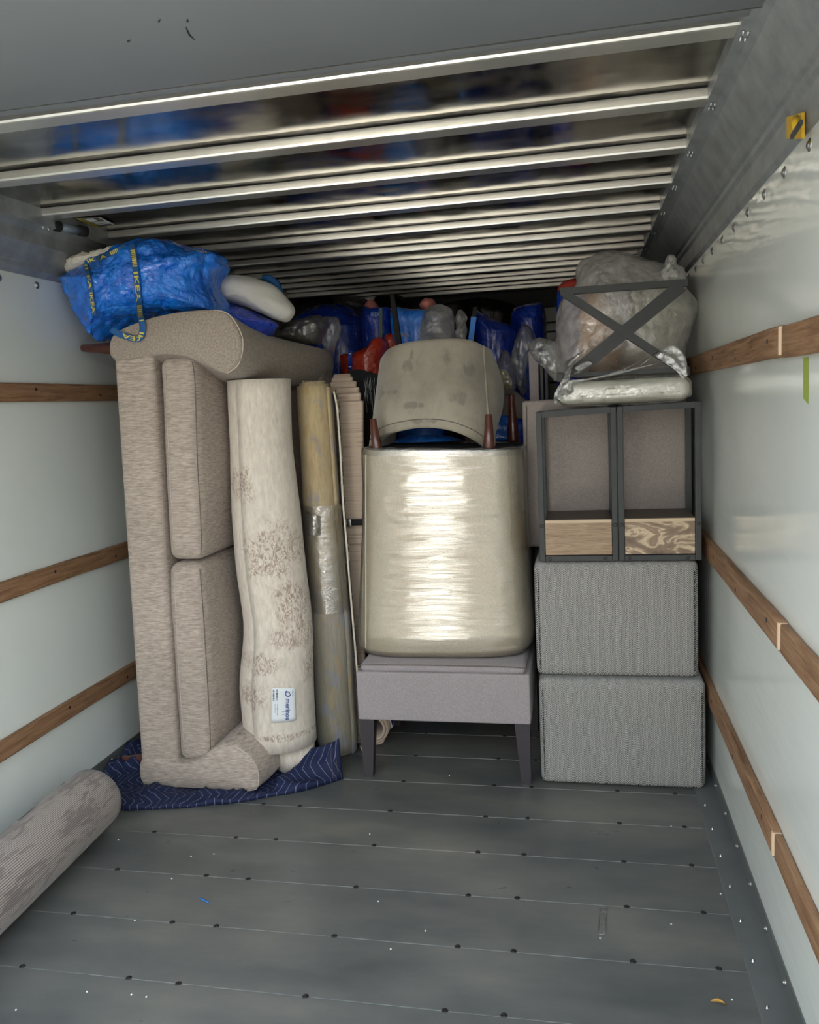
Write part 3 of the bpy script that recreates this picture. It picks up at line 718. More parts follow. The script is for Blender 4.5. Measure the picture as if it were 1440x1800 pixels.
for (x0, x1, y0, y1) in ((479.5, 482.5, 1212, 1233), (485.5, 488.5, 1212, 1232), (514, 515.2, 1212, 1224), (487, 487.9, 1238, 1258), (483.5, 484.3, 1238, 1252)):
    y = y0
    while y < y1:
        w_ = random.choice((.6, 1.0, 1.6)); bars.append(([onA(x0,y,.0046), onA(x1,y,.0046), onA(x1,y+w_,.0046), onA(x0,y+w_,.0046)], [(0,1,2,3)])); y += w_ + random.choice((.6,.9,1.3))
v, f = join(bars); mesh('bar_code', v, f, MINK, lab, False)

# yellow-olive rug, film round its middle
YB = 3.12
rowsB = [(682,551,31),(800,559,32),(900,565,33),(1000,573,34),(1100,581,35),(1200,587,35),(1290,592,36),(1334,595,33)]
pathB = [P(cx, y, YB) for y, cx, h in rowsB][::-1]; radB = [h*pxw(cx, y, YB) for y, cx, h in rowsB][::-1]
dz = max(0, .004 - pathB[0].z); pathB = [p + V(0,0,dz if i == 0 else 0) for i, p in enumerate(pathB)]
def rB(t_):
    k_ = t_*(len(radB)-1); i = min(int(k_), len(radB)-2); return radB[i]+(radB[i+1]-radB[i])*(k_-i)
rug = thing('rolled_rug', 'slim yellow-to-olive rug roll with clear film round its middle', 'rug', V(pathB[0].x, YB, 0))
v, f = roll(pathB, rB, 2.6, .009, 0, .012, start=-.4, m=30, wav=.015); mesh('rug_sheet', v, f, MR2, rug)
def filmtube(path, rad, m, n, amt, fq, seed):
    rings = []
    for j in range(m+1):
        k_ = j/m*(len(path)-1); i = min(int(k_), len(path)-2); c = path[i].lerp(path[i+1], k_-i)
        rings.append([c + V(math.cos(2*math.pi*q/n), math.sin(2*math.pi*q/n), 0)*rad for q in range(n)])
    v, f = loft(rings, cap=False); return displace(v, f, amt, fq, seed)
fp = [P(x, y, YB) for y, x in ((1070,581),(1000,576),(950,572),(900,568),(885,567))]
v, f = filmtube(fp, .0835, 40, 60, .0035, 22, 3); mesh('plastic_wrap', v, f, MWRAPS, rug)
v, f = slab(lambda u, q: P(537+26*u, 898+44*q+10*u*(1-q), 3.03-.03*math.sin(3*u)) + V(0,.008*crumple(V(u*2,q*2,0),2,5),0), 16, 16, V(0,.001,0)); mesh('loose_film', v, f, MWRAPS, rug)

# folded rose-beige rug with steps at the top and a black strap
rug = thing('folded_rug', 'folded rose-beige ribbed rug with stepped layers and a black buckle strap', 'rug', V(-.90, 3.35, 0))
tops = [(597,639,706,3.20),(593,635,692,3.223),(590,632,682,3.246),(580,627,672,3.269),(583,621,664,3.292),(586,617,658,3.315)]
for i, (xa, xb, yt, Y) in enumerate(tops):
    A_, B_ = P(xa, yt, Y), P(xb, yt, Y)
    v, f = rbox((A_.x, Y-.0105, .002), (B_.x, Y+.0105, A_.z), .009, 14, fn=lambda p, A_=A_: V(p.x - .05*(A_.z-p.z), p.y + .002*math.sin(p.z*9), p.z))
    mesh('rug_fold', v, f, MR3, rug)
c0 = P(610, 918, 3.185)
v, f = rbox((P(603,918,3.18).x, 3.170, c0.z-.012), (P(640,918,3.18).x+.02, 3.187, c0.z+.012), .003, 2, m=1); st = mesh('strap', v, f, MBLACK, rug)
v, f = rbox((P(611,918,3.17).x, 3.162, c0.z-.015), (P(618,918,3.17).x, 3.172, c0.z+.015), .002, 2, m=1); mesh('buckle', v, f, MSTEEL, st)
# thin dark marbled rug with cream binding
rug = thing('folded_rug', 'dark marbled rug folded flat with a cream bound edge leaning by the slim rolls', 'rug', V(-.93, 3.15, 0))
edge = [P(x, y, Y) for x, y, Y in ((587,688,3.10),(593,720,3.10),(599,800,3.10),(603,880,3.10),(609,950,3.10),(617,1050,3.10),(628,1180,3.10),(637,1300,3.10),(639,1322,3.10))]
edge = [V(p.x, p.y, max(.004, p.z)) for p in edge]
ed = catmull(edge, 6)
v, f = tube(ed, .0042, 8); 
def dk(u, q):
    k_ = q*(len(ed)-1); i = min(int(k_), len(ed)-2); c = ed[i].lerp(ed[i+1], k_-i); return V(c.x - .044*u, c.y + .11*u, c.z)
w_, g_ = slab(dk, 6, 50, V(.006,.004,0)); mesh('rug_sheet', w_, g_, MR5, rug)
mesh('bound_edge', v, f, MBIND, rug)
v, f = tube([edge[-1], V(edge[-1].x-.042, edge[-1].y+.09, .005)], .004, 8); mesh('bound_edge', v, f, MBIND, rug)
# beige roll lying behind the chair legs
t = thing('rolled_rug', 'end of a beige rug roll with a purple label seen under the grey chair', 'rug', V(-.86, 3.42, 0))
cpt = P(652, 1272, 3.42)
cpt = V(-.868,3.2,0)
v, f = roll([V(cpt.x, 3.18, .078), V(cpt.x-.02, 3.9, .078)], lambda t_: .076, 2.6, .009, .008, 0, start=1.0, m=8); mesh('rug_sheet', v, f, MR3, t)
def onE(u, q, e_=.0): an = 1.15 - 1.2*u; return V(cpt.x + (.0775+e_)*math.cos(an), 3.192 + .06*q, .078 + (.0775+e_)*math.sin(an))
v, f = slab(onE, 8, 2, V(-.001,0,-.001)); lb = mesh('label', v, f, MWHITE, t)
v, f = slab(lambda u, q: onE(.1+.8*u, .1+.5*q, .001), 8, 2, V(-.0005,0,-.0005)); mesh('label_print', v, f, plain('purple_ink', srgb(60,40,110), .6), lb)

# loose roll on the floor, left front
MR4b = MR4
t = thing('rolled_rug', 'grey-beige striped rug roll lying on the floor along the left wall', 'rug', V(-1.655, 1.7, 0))
v, f = roll([V(-1.600, .95, .114), V(-1.630, 1.7, .114), V(-1.664, 2.400, .114)], lambda t_: .113, 3.8, .009, 0, .013, start=-2.6, cw=-1, m=40, pitch=.0125, wav=.012)
mesh('rug_sheet', v, f, MR4, t)

# ================================================================== moving blanket
t = thing('moving_blanket', 'navy quilted moving blanket bunched on the floor under the sofa', 'blanket', V(-1.35, 2.9, 0))
fr = [PZ(x, y, 0) for x, y in ((188,1392),(212,1424),(260,1424),(330,1420),(400,1414),(460,1405),(520,1394),(570,1382),(603,1370))]
bk = [V(-1.87,2.80,0), V(-1.86,3.0,0), V(-1.8,3.15,0), V(-1.6,3.2,0), V(-1.45,3.2,0), V(-1.3,3.15,0), V(-1.15,3.08,0), V(-1.04,3.03,0), V(-.955,2.97,0)]
frs, bks = resample(catmull(fr, 8), 90, False), resample(catmull(bk, 8), 90, False)
def bl(u, q):
    i = min(89, int(round(u*89))); p = frs[i].lerp(bks[i], q)
    h = .006 + .010*max(0, math.sin(math.pi*min(1, q*3)))*(.6+.6*noise.noise(V(u*9, q*4, 2)))
    under = 1 if (-1.66 < p.x < -1.14 and p.y > 2.70) else 0
    if under: h = .009
    if p.x > -1.15: h += .06*math.exp(-((q-.45)/.24)**2)*min(1, (p.x+1.15)/.08)*(1+.5*noise.noise(V(u*20,q*6,0))) + .07*max(0,(u-.86)*7)*math.exp(-((q-.55)/.28)**2)
    if p.x < -1.68 and p.y > 2.75: h += .06*min(1,(p.y-2.75)/.2)*(.7+.6*noise.noise(V(u*16,q*7,1)))
    if not under: h += .012 + .020*noise.noise(V(p.x*11, p.y*15, 0)) + .010*noise.noise(V(p.x*28, p.y*30, 3))
    return V(p.x + .008*noise.noise(p*14), p.y + .008*noise.noise(p*11+V(5,0,0)), max(.004, h))
v, f = grid(bl, 89, 44); n = len(v)
v2 = [V(p.x, p.y, .001) for p in v]; W_ = 90
ed_ = [i for i in range(W_)] + [j*W_+89 for j in range(1, 45)] + [44*W_+i for i in range(88, -1, -1)] + [j*W_ for j in range(43, 0, -1)]
f = f + [tuple(i+n for i in reversed(q)) for q in f] + [(ed_[k], ed_[(k+1)%len(ed_)], ed_[(k+1)%len(ed_)]+n, ed_[k]+n) for k in range(len(ed_))]
mesh('quilted_sheet', v+v2, f, MBLANK, t)
for k in range(2):
    pth = [bl(.955+.022*k, q/24) + V(0,0,.003) for q in range(25)]; v, f = tube(pth, .0008, 6); mesh('edge_stitching', v, f, MSEAM, t)

# ================================================================== chair at the bottom of the middle stack
ch = thing('upholstered_chair', 'lilac-grey upholstered chair with tapered charcoal legs carrying the wrapped armchair', 'chair', V(-.52, 3.15, 0))
v, f = rbox((-.842, 2.885, .231), (-.197, 3.45, .418), .006, 8); mesh('seat_apron', v, f, MLILAC, ch)
v, f = rbox((-.828, 2.892, .415), (-.212, 3.44, .447), .015, 10, (0,0,.010)); s = mesh('seat', v, f, MLILAC, ch)
pipe(s, [V(-.822,2.892,.420), V(-.83,2.888,.432), V(-.80,2.890,.444), V(-.52,2.889,.447), V(-.24,2.890,.444), V(-.212,2.888,.432), V(-.218,2.892,.420)], .002, MSEAM)
v, f = rbox((-.835, 3.455, .25), (-.205, 3.54, 1.02), .03, 8); mesh('backrest', v, f, MLILAC, ch)
for (x0, x1, y0, s1) in ((-.838, -.783, 2.889, 0), (-.256, -.201, 2.889, 1), (-.838, -.783, 3.39, 0), (-.256, -.201, 3.39, 1)):
    w_ = .034; xb = (x0+.004, x0+.004+w_) if not s1 else (x1-.002-w_, x1-.002)
    vs = [V(x0,y0,.232), V(x1,y0,.232), V(x1,y0+.055,.232), V(x0,y0+.055,.232), V(xb[0],y0+.004,.001), V(xb[1],y0+.004,.001), V(xb[1],y0+.038,.001), V(xb[0],y0+.038,.001)]
    mesh('leg', vs, [(0,1,2,3),(7,6,5,4),(0,4,5,1),(1,5,6,2),(2,6,7,3),(3,7,4,0)], MDLEG, ch, False)

# wrapped armchair, upside down
wc = thing('wrapped_armchair', 'cream armchair upside down in stretch wrap on the lilac-grey chair', 'armchair', V(-.52, 3.18, .458))
rows = [(1153,660,905),(1147,640,925),(1135,630,934),(1110,628,938),(1080,629,935),(1040,630,931),(980,632,927),(920,634,923),(860,635,920),(820,634,919),(795,633,918),(790,634,917)]
def wrings(off=0, yoff=0):
    rg = []
    for k_, (py, xa, xb) in enumerate(rows):
        YF = 2.945; A_, B_ = P(xa, py, YF+.08), P(xb, py, YF+.08); cx, hx = (A_.x+B_.x)/2, (B_.x-A_.x)/2 + off
        z = (A_.z+B_.z)/2; sh = {0:.06,1:.025,2:.008}.get(k_, 0)
        y0_, y1_ = YF + sh*1.2 - off + .018*math.sin(math.pi*min(1,max(0,(z-.5)/.75)))*1.0, 3.43 + off - sh
        cy, hy = (y0_+y1_)/2, (y1_-y0_)/2; r_ = []
        for i in range(96):
            an = 2*math.pi*i/96; ca, sa = math.cos(an), math.sin(an); e_ = 2/4.6
            x_ = math.copysign(abs(ca)**e_, ca); y_ = math.copysign(abs(sa)**e_, sa)
            bul = .012*(1-x_*x_) if sa < 0 else 0
            r_.append(V(cx+hx*x_, cy+hy*y_ - bul, z + B_.z*0 + (B_.z-A_.z)/2*x_))
        rg.append(r_)
    return rg
def densify(rg, k_):
    out = []
    for i in range(len(rg)-1):
        n_ = max(1, int(abs(rg[i+1][0].z-rg[i][0].z)/k_))
        for j in range(n_): out.append([a.lerp(b, j/n_) for a, b in zip(rg[i], rg[i+1])])
    out.append(rg[-1]); return out
v, f = loft(densify(wrings(), .03)); body = mesh('upholstered_body', v, f, MCREAM, wc)
pipe(body, [P(643,y,2.958) for y in (800,900,1000,1100,1140)], .0022, MCREAM, nm='seam')
wr_ = densify(wrings(.006), .008)
v, f = loft(wr_, cap=False); v, f = displace(v, f, .0032, 12, 4, 4)
v = [p + V(0, -.003*abs(noise.noise(V(p.x*5, 1, p.z*70))) if p.y < 3.0 else 0, 0) for p in v]
mesh('plastic_wrap', v, f, MWRAP, wc)
top = wrings()[-1]
tz = [V(p.x, p.y, p.z+.001) for p in top]; inn_ = [V(p.x*.97-.52*.03, 3.19+(p.y-3.19)*.95, p.z+.004) for p in top]
ctr = sum(inn_, V(0,0,0))/96; ctr.z -= .004
vs = inn_ + [ctr]; v2 = [V(p.x, p.y, p.z-.006) for p in inn_] + [ctr - V(0,0,.006)]
fs = [(i, (i+1)%96, 96) for i in range(96)] + [(i+97, 193, (i+1)%96+97) for i in range(96)] + [(i, i+97, (i+1)%96+97, (i+1)%96) for i in range(96)]
mesh('dust_cover', vs+v2, fs, MBLACK, wc, False)
rim = [[V(p.x, p.y, p.z-.02) for p in wr_[-1]], [V(p.x, p.y, p.z+.006+.006*noise.noise(p*30)) for p in wr_[-1]], [V(-.52+(p.x+.52)*.93, 3.19+(p.y-3.19)*.93, p.z+.010+.005*noise.noise(p*25)) for p in wr_[-1]]]
v, f = loft(densify(rim, .004), cap=False); mesh('wrap_edge', v, f, MWRAPS, wc)
ztop = 1.238
for (bx, by, tx, ty, Y, r0) in ((664,798,656,736,2.985,.021), (860,790,859,728,2.985,.021), (903,777,899,694,3.385,.021), (686,785,682,769,3.385,.019)):
    a, b = P(bx, by, Y), P(tx, ty, Y); a.z = min(a.z, ztop-.005)
    if tx == 682: b = V(a.x-.01, Y+.02, 1.352)
    d = b-a; v, f = lathe(a, [(r0,0),(r0,.01),(.0125,d.length-.002),(.0105,d.length),(.0002,d.length+.0003)], d, 20); mesh('leg', v, f, MLEG, wc)

# stained velvet chair resting upside down on it
vc = thing('velvet_chair', 'stained grey velvet tub chair upside down on the wrapped armchair, dark legs up', 'chair', V(-.52, 3.2, 1.245))
tpx = [(669,632),(684,613),(715,602),(755,597),(795,595),(828,598),(850,608)]
bpx = [(648,790),(668,768),(704,757),(748,752),(792,757),(832,773),(864,795)]
TT, BB = [V(a, b, 0) for a, b in tpx], [V(a, b, 0) for a, b in bpx]
TT, BB = resample(catmull(TT, 8), 60, False), resample(catmull(BB, 8), 60, False)
def vel(u, q):
    i = min(59, int(round(u*59))); a, b = TT[i], BB[i]
    side = (2*u-1); bulge = 5*math.sin(math.pi*q)*(-1 if u < .5 else 1)*abs(side)**3*-.2
    x = a.x + (b.x-a.x)*(q**.85 if u < .5 else q) + bulge; y = a.y + (b.y-a.y)*q
    Y = 3.018 + .10*abs(side)**2.4 + .09*(1-q)**2.2 + (.012*math.sin(6*q))
    return P(x, y, Y)
v, f = slab(vel, 59, 30, lambda p: V((-.52-p.x)*.10, .055, 0)); bk_ = mesh('back_shell', v, f, MVELV, vc)
pipe(bk_, [vel(1, q/10)+V(.001,-.003,0) for q in range(11)], .0032, MVELV)
pipe(bk_, [vel(u/20, .90)+V(0,-.001,0) for u in range(21)], .0018, MSEAM, nm='seam')
def vside(u, q):
    a = vel(1, q); b = P(866 + 20*math.sin(math.pi*min(1,q*1.15)) + 2*q, 622 + 165*q, 3.32); b.z = max(b.z, 1.25); return a.lerp(b, u) + V(.012*math.sin(math.pi*u),0,0)
v, f = slab(vside, 10, 30, V(-.03,0,0)); mesh('side_wing', v, f, MVELV, vc)
def vside2(u, q):
    a = vel(0, q); b = V(a.x+.03, 3.32, max(1.25, a.z)); return a.lerp(b, u)
v, f = slab(vside2, 10, 30, V(.03,0,0)); mesh('side_wing', v, f, MVELV, vc)
v, f = rbox((-.72,3.22,1.43), (-.37,3.50,1.585), .04, 6); mesh('seat', v, f, MVELV, vc)
for (bx, by, tx, ty, w0, w1, Y) in ((704,612,690,519,.026,.017,3.36), (824,606,836,540,.024,.016,3.36)):
    a, b = P(bx, by, Y), P(tx, ty, Y); a.z = 1.58
    d = (b-a).normalized(); s_ = V(1,0,0)
    vs = [o + V(sx_*w_/2, sy_*w_/2, 0) for o, w_ in ((a, w0), (b, w1)) for sx_, sy_ in ((-1,-1),(1,-1),(1,1),(-1,1))]
    lg = mesh('leg', vs, [(0,1,2,3),(7,6,5,4),(0,4,5,1),(1,5,6,2),(2,6,7,3),(3,7,4,0)], plain('black_wood', srgb(18,16,16), .6, spec=.2), vc, False)
    if bx == 824:
        v, f = beam(a.lerp(b,.25)-V(0,.012,0), a.lerp(b,.80)-V(0,.011,0), .021, .003, V(0,1,0)); mesh('tape_wrap', v, f, MTAPEB, lg, False)

# ================================================================== right stack
ot = []
for (x0, x1, z0, z1, Y, lab_) in ((-.166, .408, .003, .400, 2.905, 'black and white herringbone ottoman on the floor, lower of two'), (-.172, .388, .402, .822, 2.93, 'black and white herringbone ottoman stacked on top of the other one')):
    o = thing('ottoman', lab_, 'ottoman', V((x0+x1)/2, Y+.26, z0), 'herringbone ottomans stacked by the right wall')
    if z0 < .1:
        fn = lambda p: p + V(.014*(p.z-.2)*0, 0, 0)
        v, f = rbox((x0, Y-.005, z0), (x1, Y+.52, z1), .024, 8, (.004,.006,.003))
    else:
        v, f = rbox((x0, Y-.005, z0), (x1, Y+.50, z1), .026, 8, (.004,.006,.004))
    b_ = mesh('padded_cover', v, f, MHERR, o)
    for xx, sg in ((x0+.014, 1), (x1-.014, -1)):
        st_ = []
        k_ = int((z1-z0-.06)/.0085)
        for i in range(k_):
            z = z0 + .03 + i*.0085; st_.append(beam(V(xx, Y-.008, z), V(xx, Y-.008, z+.0045), .003, .004, V(0,1,0)))
        v, f = join(st_); s_ = mesh('edge_stitching', v, f, plain('stitch_thread', srgb(28,28,30), .9) if 'stitch_thread' not in bpy.data.materials else bpy.data.materials['stitch_thread'], b_, False); s_['kind'] = 'stuff'
# two metal-framed side tables
def side_table(xa, xb, za, zb, Y, dp, oak, label, ya=.0):
    o = thing('side_table', label, 'side table', V((xa+xb)/2, Y+dp/2, za), 'metal framed side tables on the ottomans')
    tb_ = .020
    tilt = (zb[1]-zb[0])/(xb-xa)
    def tp(x): return zb[0] + tilt*(x-xa)
    for k_, yy in enumerate((Y, Y+dp-tb_)):
        for x0 in (xa, xb-tb_):
            v, f = rbox((x0, yy, za), (x0+tb_, yy+tb_, tp(x0+tb_/2)), .0025, 1, m=1); mesh('post', v, f, MMETAL, o, False)
        v, f = rbox((xa+tb_, yy, za), (xb-tb_, yy+tb_, za+tb_), .0025, 1, m=1); r_ = mesh('bottom_rail', v, f, MMETAL, o, False)
        if k_ == 0:
            for x0 in (xa+.035, xb-.045):
                v, f = lathe(V(x0, yy, za+.010), [(.006,-.001),(.006,.002),(.003,.0024),(.0002,.001)], V(0,-1,0), 12); mesh('screw', v, f, MBOLT, r_)
        v, f = beam(V(xa+tb_, yy+tb_/2, tp(xa)-tb_/2), V(xb-tb_, yy+tb_/2, tp(xb)-tb_/2), tb_, tb_, V(0,1,0)); mesh('top_rail', v, f, MMETAL, o, False)
    for x0 in (xa, xb-tb_):
        for zz in (za, tp(x0)-tb_):
            v, f = rbox((x0+.001, Y+tb_, zz), (x0+tb_-.001, Y+dp-tb_, zz+tb_), .002, 1, m=1); mesh('side_rail', v, f, MMETAL, o, False)
    bx = thing('shelf_box', None, None, V(0,0,0)); bpy.data.objects.remove(bx)
    z0, z1 = za+tb_+.003, za+.148
    v, f = rbox((xa+tb_+.001, Y+.004, z0), (xb-tb_-.001, Y+dp-.025, z1-.004), .001, 1, m=1); d_ = mesh('shelf_box', v, f, oak, o, False)
    v, f = rbox((xa+tb_+.001, Y+.002, z1-.012), (xb-tb_-.001, Y+.012, z1-.001), .001, 1, m=1); mesh('front_edging', v, f, MOAKE, d_, False)
    v, f = box((xa+tb_+.001, Y+.012, z1-.006), (xb-tb_-.001, Y+dp-.025, z1)); mesh('shelf_top', v, f, MOAKD, d_, False)
    for x0 in (xa+tb_/2, xb-tb_/2):
        v, f = lathe(V(x0, Y, z1-.02), [(.0065,-.001),(.0065,.002),(.0035,.0024),(.0002,.001)], V(0,-1,0), 12); mesh('screw', v, f, MBOLT, o)
side_table(-.149, .1215, .8245, (1.352,1.358), 2.915, .27, MOAK, 'left side table of dark metal with a straight-grained oak box')
side_table(.1235, .397, .8245, (1.358,1.363), 2.915, .27, MOAK2, 'right side table of dark metal with a swirly-grained oak box', 0)
# upholstered panel behind the tables
o = thing('headboard', 'mauve-grey upholstered panel standing behind the two metal side tables', 'panel', V(.09, 3.25, .825))
v, f = rbox((-.215, 3.21, .825), (.385, 3.29, 1.392), .014, 8, (0,.004,0)); p_ = mesh('padding', v, f, MPANEL, o)
pipe(p_, [V(-.198,3.206,1.375), V(-.203,3.205,1.1), V(-.203,3.206,.84)], .0015, MSEAM, nm='seam')
# support beneath the panel: taller upholstered post and bench end
o = thing('padded_divider', 'narrow lilac-grey upholstered upright with dark slots beside the clear bags', 'divider', V(-.16, 3.5, 0))
A_, B_ = P(930, 640, 3.48), P(947, 640, 3.48)
v, f = rbox((A_.x, 3.46, .003), (B_.x, 3.56, P(938,618,3.48).z), .006, 4); mesh('upright', v, f, MLILAC, o)
for x0, x1 in ((949,955),(957,963)):
    a, b = P(x0, 640, 3.48).x, P(x1, 640, 3.48).x; v, f = rbox((a, 3.47, .003), (b, 3.56, P(938,640,3.48).z), .003, 2, m=1); mesh('slat', v, f, MMETAL, o, False)
o = thing('upholstered_bench', 'mauve upholstered bench end rising behind the wrapped armchair', 'bench', V(-.33, 3.75, 0))
ol = [P(x, y, 3.72) for x, y in ((820,690),(862,688),(900,686),(914,694),(928,712),(932,760),(930,820),(830,820))]
v, f = inflate(ol, .03, .12, 80, 10, power=.3); v = [V(p.x, p.y, p.z) for p in v]; mesh('padding', v, f, MPANEL, o)
v, f = rbox((P(822,800,3.8).x, 3.70, .003), (P(930,800,3.8).x, 3.86, P(870,812,3.8).z+.02), .02, 4); mesh('base', v, f, MPANEL, o)
v, f = slab(lambda u, q: P(864+30*u, 731+44*q, 3.655), 8, 8, V(0,.02,0)); v, f = displace(v, f, .004, 20, 2)
tagp(mesh('taped_parcel', v, f, MBLUE), 'small bright blue parcel under film between two brown chair legs', 'parcel')

# cushion in plastic with the X frame on top
o = thing('wrapped_cushion', 'white cushion tied in plastic film under the metal X frame', 'cushion', V(.145, 3.12, 1.372))
def cs(p): return p + V(0, 0, .0 + .003*noise.noise(p*9) - .035*(p.x-.14)*0)
v, f = rbox((-.070, 2.935, 1.373), (.365, 3.32, 1.446), .030, 10, (.004,.006,.006), cs); mesh('pad', v, f, plain('ivory_cover', srgb(240,236,222), .8, nz=.03, bump=.6, bsc=30), o)
v, f = rbox((-.078, 2.925, 1.366), (.370, 3.33, 1.452), .034, 60, (.004,.008,.008)); v, f = displace(v, f, .005, 18, 8, 5); mesh('plastic_wrap', v, f, MCLEAR, o)
def strand(pts_, w0, seed, amt=.006, nm='film_strand'):
    pp = catmull([Vector(p) for p in pts_], 10)
    def fn(u, q):
        k_ = q*(len(pp)-1); i = min(int(k_), len(pp)-2); c = pp[i].lerp(pp[i+1], k_-i); ww = w0*(1+.5*math.sin(7*q+seed))
        return c + V((u-.5)*ww, amt*2*crumple(V(u*2.2, q*3, seed), 1.6, seed), (u-.5)*ww*.6)
    v, f = slab(fn, 14, 60, V(0,.0008,0)); return mesh(nm, v, f, MWRAPS, o)
strand([P(992,700,2.92), P(990,680,2.90), P(997,660,2.90), P(1003,640,2.93), P(1010,625,2.95)], .045, 1)
strand([P(985,690,2.92), P(996,668,2.89), P(1012,655,2.91), P(1030,648,2.94), P(1020,640,2.95)], .03, 2)
strand([P(1000,672,2.90), P(1050,664,2.91), P(1100,648,2.93), P(1140,625,2.95), P(1165,612,2.965)], .022, 3, .004)
strand([P(1130,640,2.93), P(1150,624,2.94), P(1170,618,2.955), P(1195,640,2.94), P(1205,664,2.93)], .04, 4, .004)
strand([P(1030,668,2.91), P(1090,655,2.925), P(1150,640,2.94), P(1180,632,2.95)], .012, 6, .003)
xf = thing('x_frame', 'dark metal X-shaped table leg frame standing on the wrapped cushion', 'metal frame', V(.15, 2.99, 1.455))
YX = 2.985
def mb(a, b, wpx, nm='bar', dy=.0, dep=.03):
    A_, B_ = P(*a, YX+dy), P(*b, YX+dy); v, f = beam(A_, B_, wpx*pxw(1100,580,YX), dep, V(0,1,0)); return mesh(nm, v, f, MMETAL, xf, False)
mb((985,513),(1208,497), 12, 'top_bar'); mb((987,660),(1206,650), 8, 'bottom_bar')
mb((1198,502),(1010,656), 24, 'cross_bar', .001); mb((990,514),(1203,653), 14, 'cross_bar', -.002)
for a in ((985,660),(1206,650)):
    c = P(*a, YX); v, f = rbox((c.x-.012, YX-.016, 1.452), (c.x+.012, YX+.016, c.z+.010), .003, 1, m=1); mesh('foot', v, f, MMETAL, xf, False)

# ================================================================== bags
def bag(name, label, cat, px, Y, tf, tb, mat, amt=.01, f=9, seed=0, parent=None, N=110, R=24, group=None, power=.5, octs=4, down=None, zmin=None):
    pts_ = [P(x, y, Y) for x, y in px]
    v, fc = inflate(pts_, tf, tb, N, R, amt=amt, f=f, seed=seed, power=power, octs=octs)
    if down is not None:
        zc = sum(p.z for p in pts_)/len(pts_); zl = min(p.z for p in v)
        v = [V(p.x, p.y, p.z if p.z > zc else zc - (zc-p.z)*(zc-down)/(zc-zl)) for p in v]
    if zmin is not None: v = [V(p.x, p.y, max(p.z, zmin)) for p in v]
    v = [V(min(max(p.x, XL+.004), XR-.004), p.y, p.z) for p in v]
    v = [V(p.x, p.y, min(p.z, ZT-.004)) if p.z < ZT+.1 else p for p in v]
    o_ = mesh(name, v, fc, mat, parent)
    if label: tagp(o_, label, cat, group)
    return o_
bag('dark_sack', 'long black sack added to darken the gap at the far left under the roof', 'sack', ((490,535),(520,524),(560,518),(590,522),(600,560),(560,600),(500,590)), 5.2, .15, .2, bpy.data.materials.get('black_plastic') or plain('black_plastic', srgb(12,12,14), .45, bump=.6, bsc=14), .02, 6, 21, down=.02)  # black shape added to darken the gap under the roof
bag('dark_sack', 'black sack added to darken the gap between the two black chair legs', 'sack', ((655,525),(690,517),(720,522),(760,533),(800,528),(830,524),(832,560),(800,600),(690,590)), 5.1, .15, .2, bpy.data.materials['black_plastic'], .02, 6, 23, down=.02)  # also added, blackens the gap between the bags and the roof
# big blue bag on the sofa
bt = thing('shopping_bag', 'large bright blue woven bag with printed straps lying on top of the sofa', 'bag', V(-1.5, 2.9, 1.70))
big = bag('bag_body', None, None, ((117,492),(150,478),(183,464),(212,446),(250,424),(305,421),(345,432),(393,444),(399,468),(386,486),(390,515),(404,540),(408,558),(372,560),(300,562),(250,566),(205,592),(188,606),(176,598),(163,578),(148,545),(132,515)), 2.95, .25, .22, MBLUE, .021, 8, 1, bt, N=260, R=70, octs=6, power=.40)
bw = wloc(bt); bm_ = big.data
bvh = BVHTree.FromPolygons([v.co + bw for v in bm_.vertices], [tuple(p.vertices) for p in bm_.polygons])
def drape(px, py, eps=.006, Yd=2.72):
    d = (P(px, py, 3) - EYE).normalized(); h = bvh.ray_cast(EYE, d)
    return (h[0] - d*eps) if h[0] else P(px, py, Yd)
def strap(pxs, wpx, parent, glyph, nm='strap', side=0):
    pp = resample(catmull([V(a, b, 0) for a, b in pxs], 10), 80, False)
    ds = []
    for i in range(80):
        t_ = pp[min(i+1,79)]-pp[max(i-1,0)]; t_.normalize(); ds.append(V(-t_.y, t_.x, 0))
    L_ = sum((pp[i+1]-pp[i]).length for i in range(79))
    cen = [drape(p.x, p.y) for p in pp]
    ys_ = [min(cen[max(0,i-2)].y, cen[i].y, cen[min(79,i+2)].y) for i in range(80)]
    ys_ = [min(y_, 2.70) if p_.y > 560 else y_ for y_, p_ in zip(ys_, pp)]
    def at(s, t_, e_=0):
        k_ = max(0, min(1, s))*79; i = min(int(k_), 78); c = pp[i].lerp(pp[i+1], k_-i); n_ = ds[i]; q = c + n_*(t_*wpx)
        y_ = ys_[i] + (ys_[i+1]-ys_[i])*(k_-i); return P(q.x, q.y, y_ - .004 - e_)
    v, f = slab(lambda u, q: at(q, u-.5), 4, 79, V(0,.0015,0)); s_ = mesh(nm, v, f, MSTRAP, parent)
    if glyph:
        parts = []
        for (kind, s0, s1) in glyph:
            if kind == 'bars':
                n_ = max(3, int((s1-s0)*L_/3.2))
                for i in range(n_):
                    a = s0+(s1-s0)*i/n_; b = a + (s1-s0)/n_*.6
                    parts.append(([at(a,-.36,.0012), at(a,.36,.0012), at(b,.36,.0012), at(b,-.36,.0012)], [(0,1,2,3)]))
            else:
                vs, fs = text_verts(kind, 1.0, bold=True); xm = max(v_.x for v_ in vs); 
                vs = [at(s0 + (s1-s0)*v_.x/xm, (v_.y/.72-.5)*-.72, .0012) for v_ in vs]; parts.append((vs, fs))
        v, f = join(parts); mesh('yellow_print', v, f, MYEL, s_, False)
    return s_
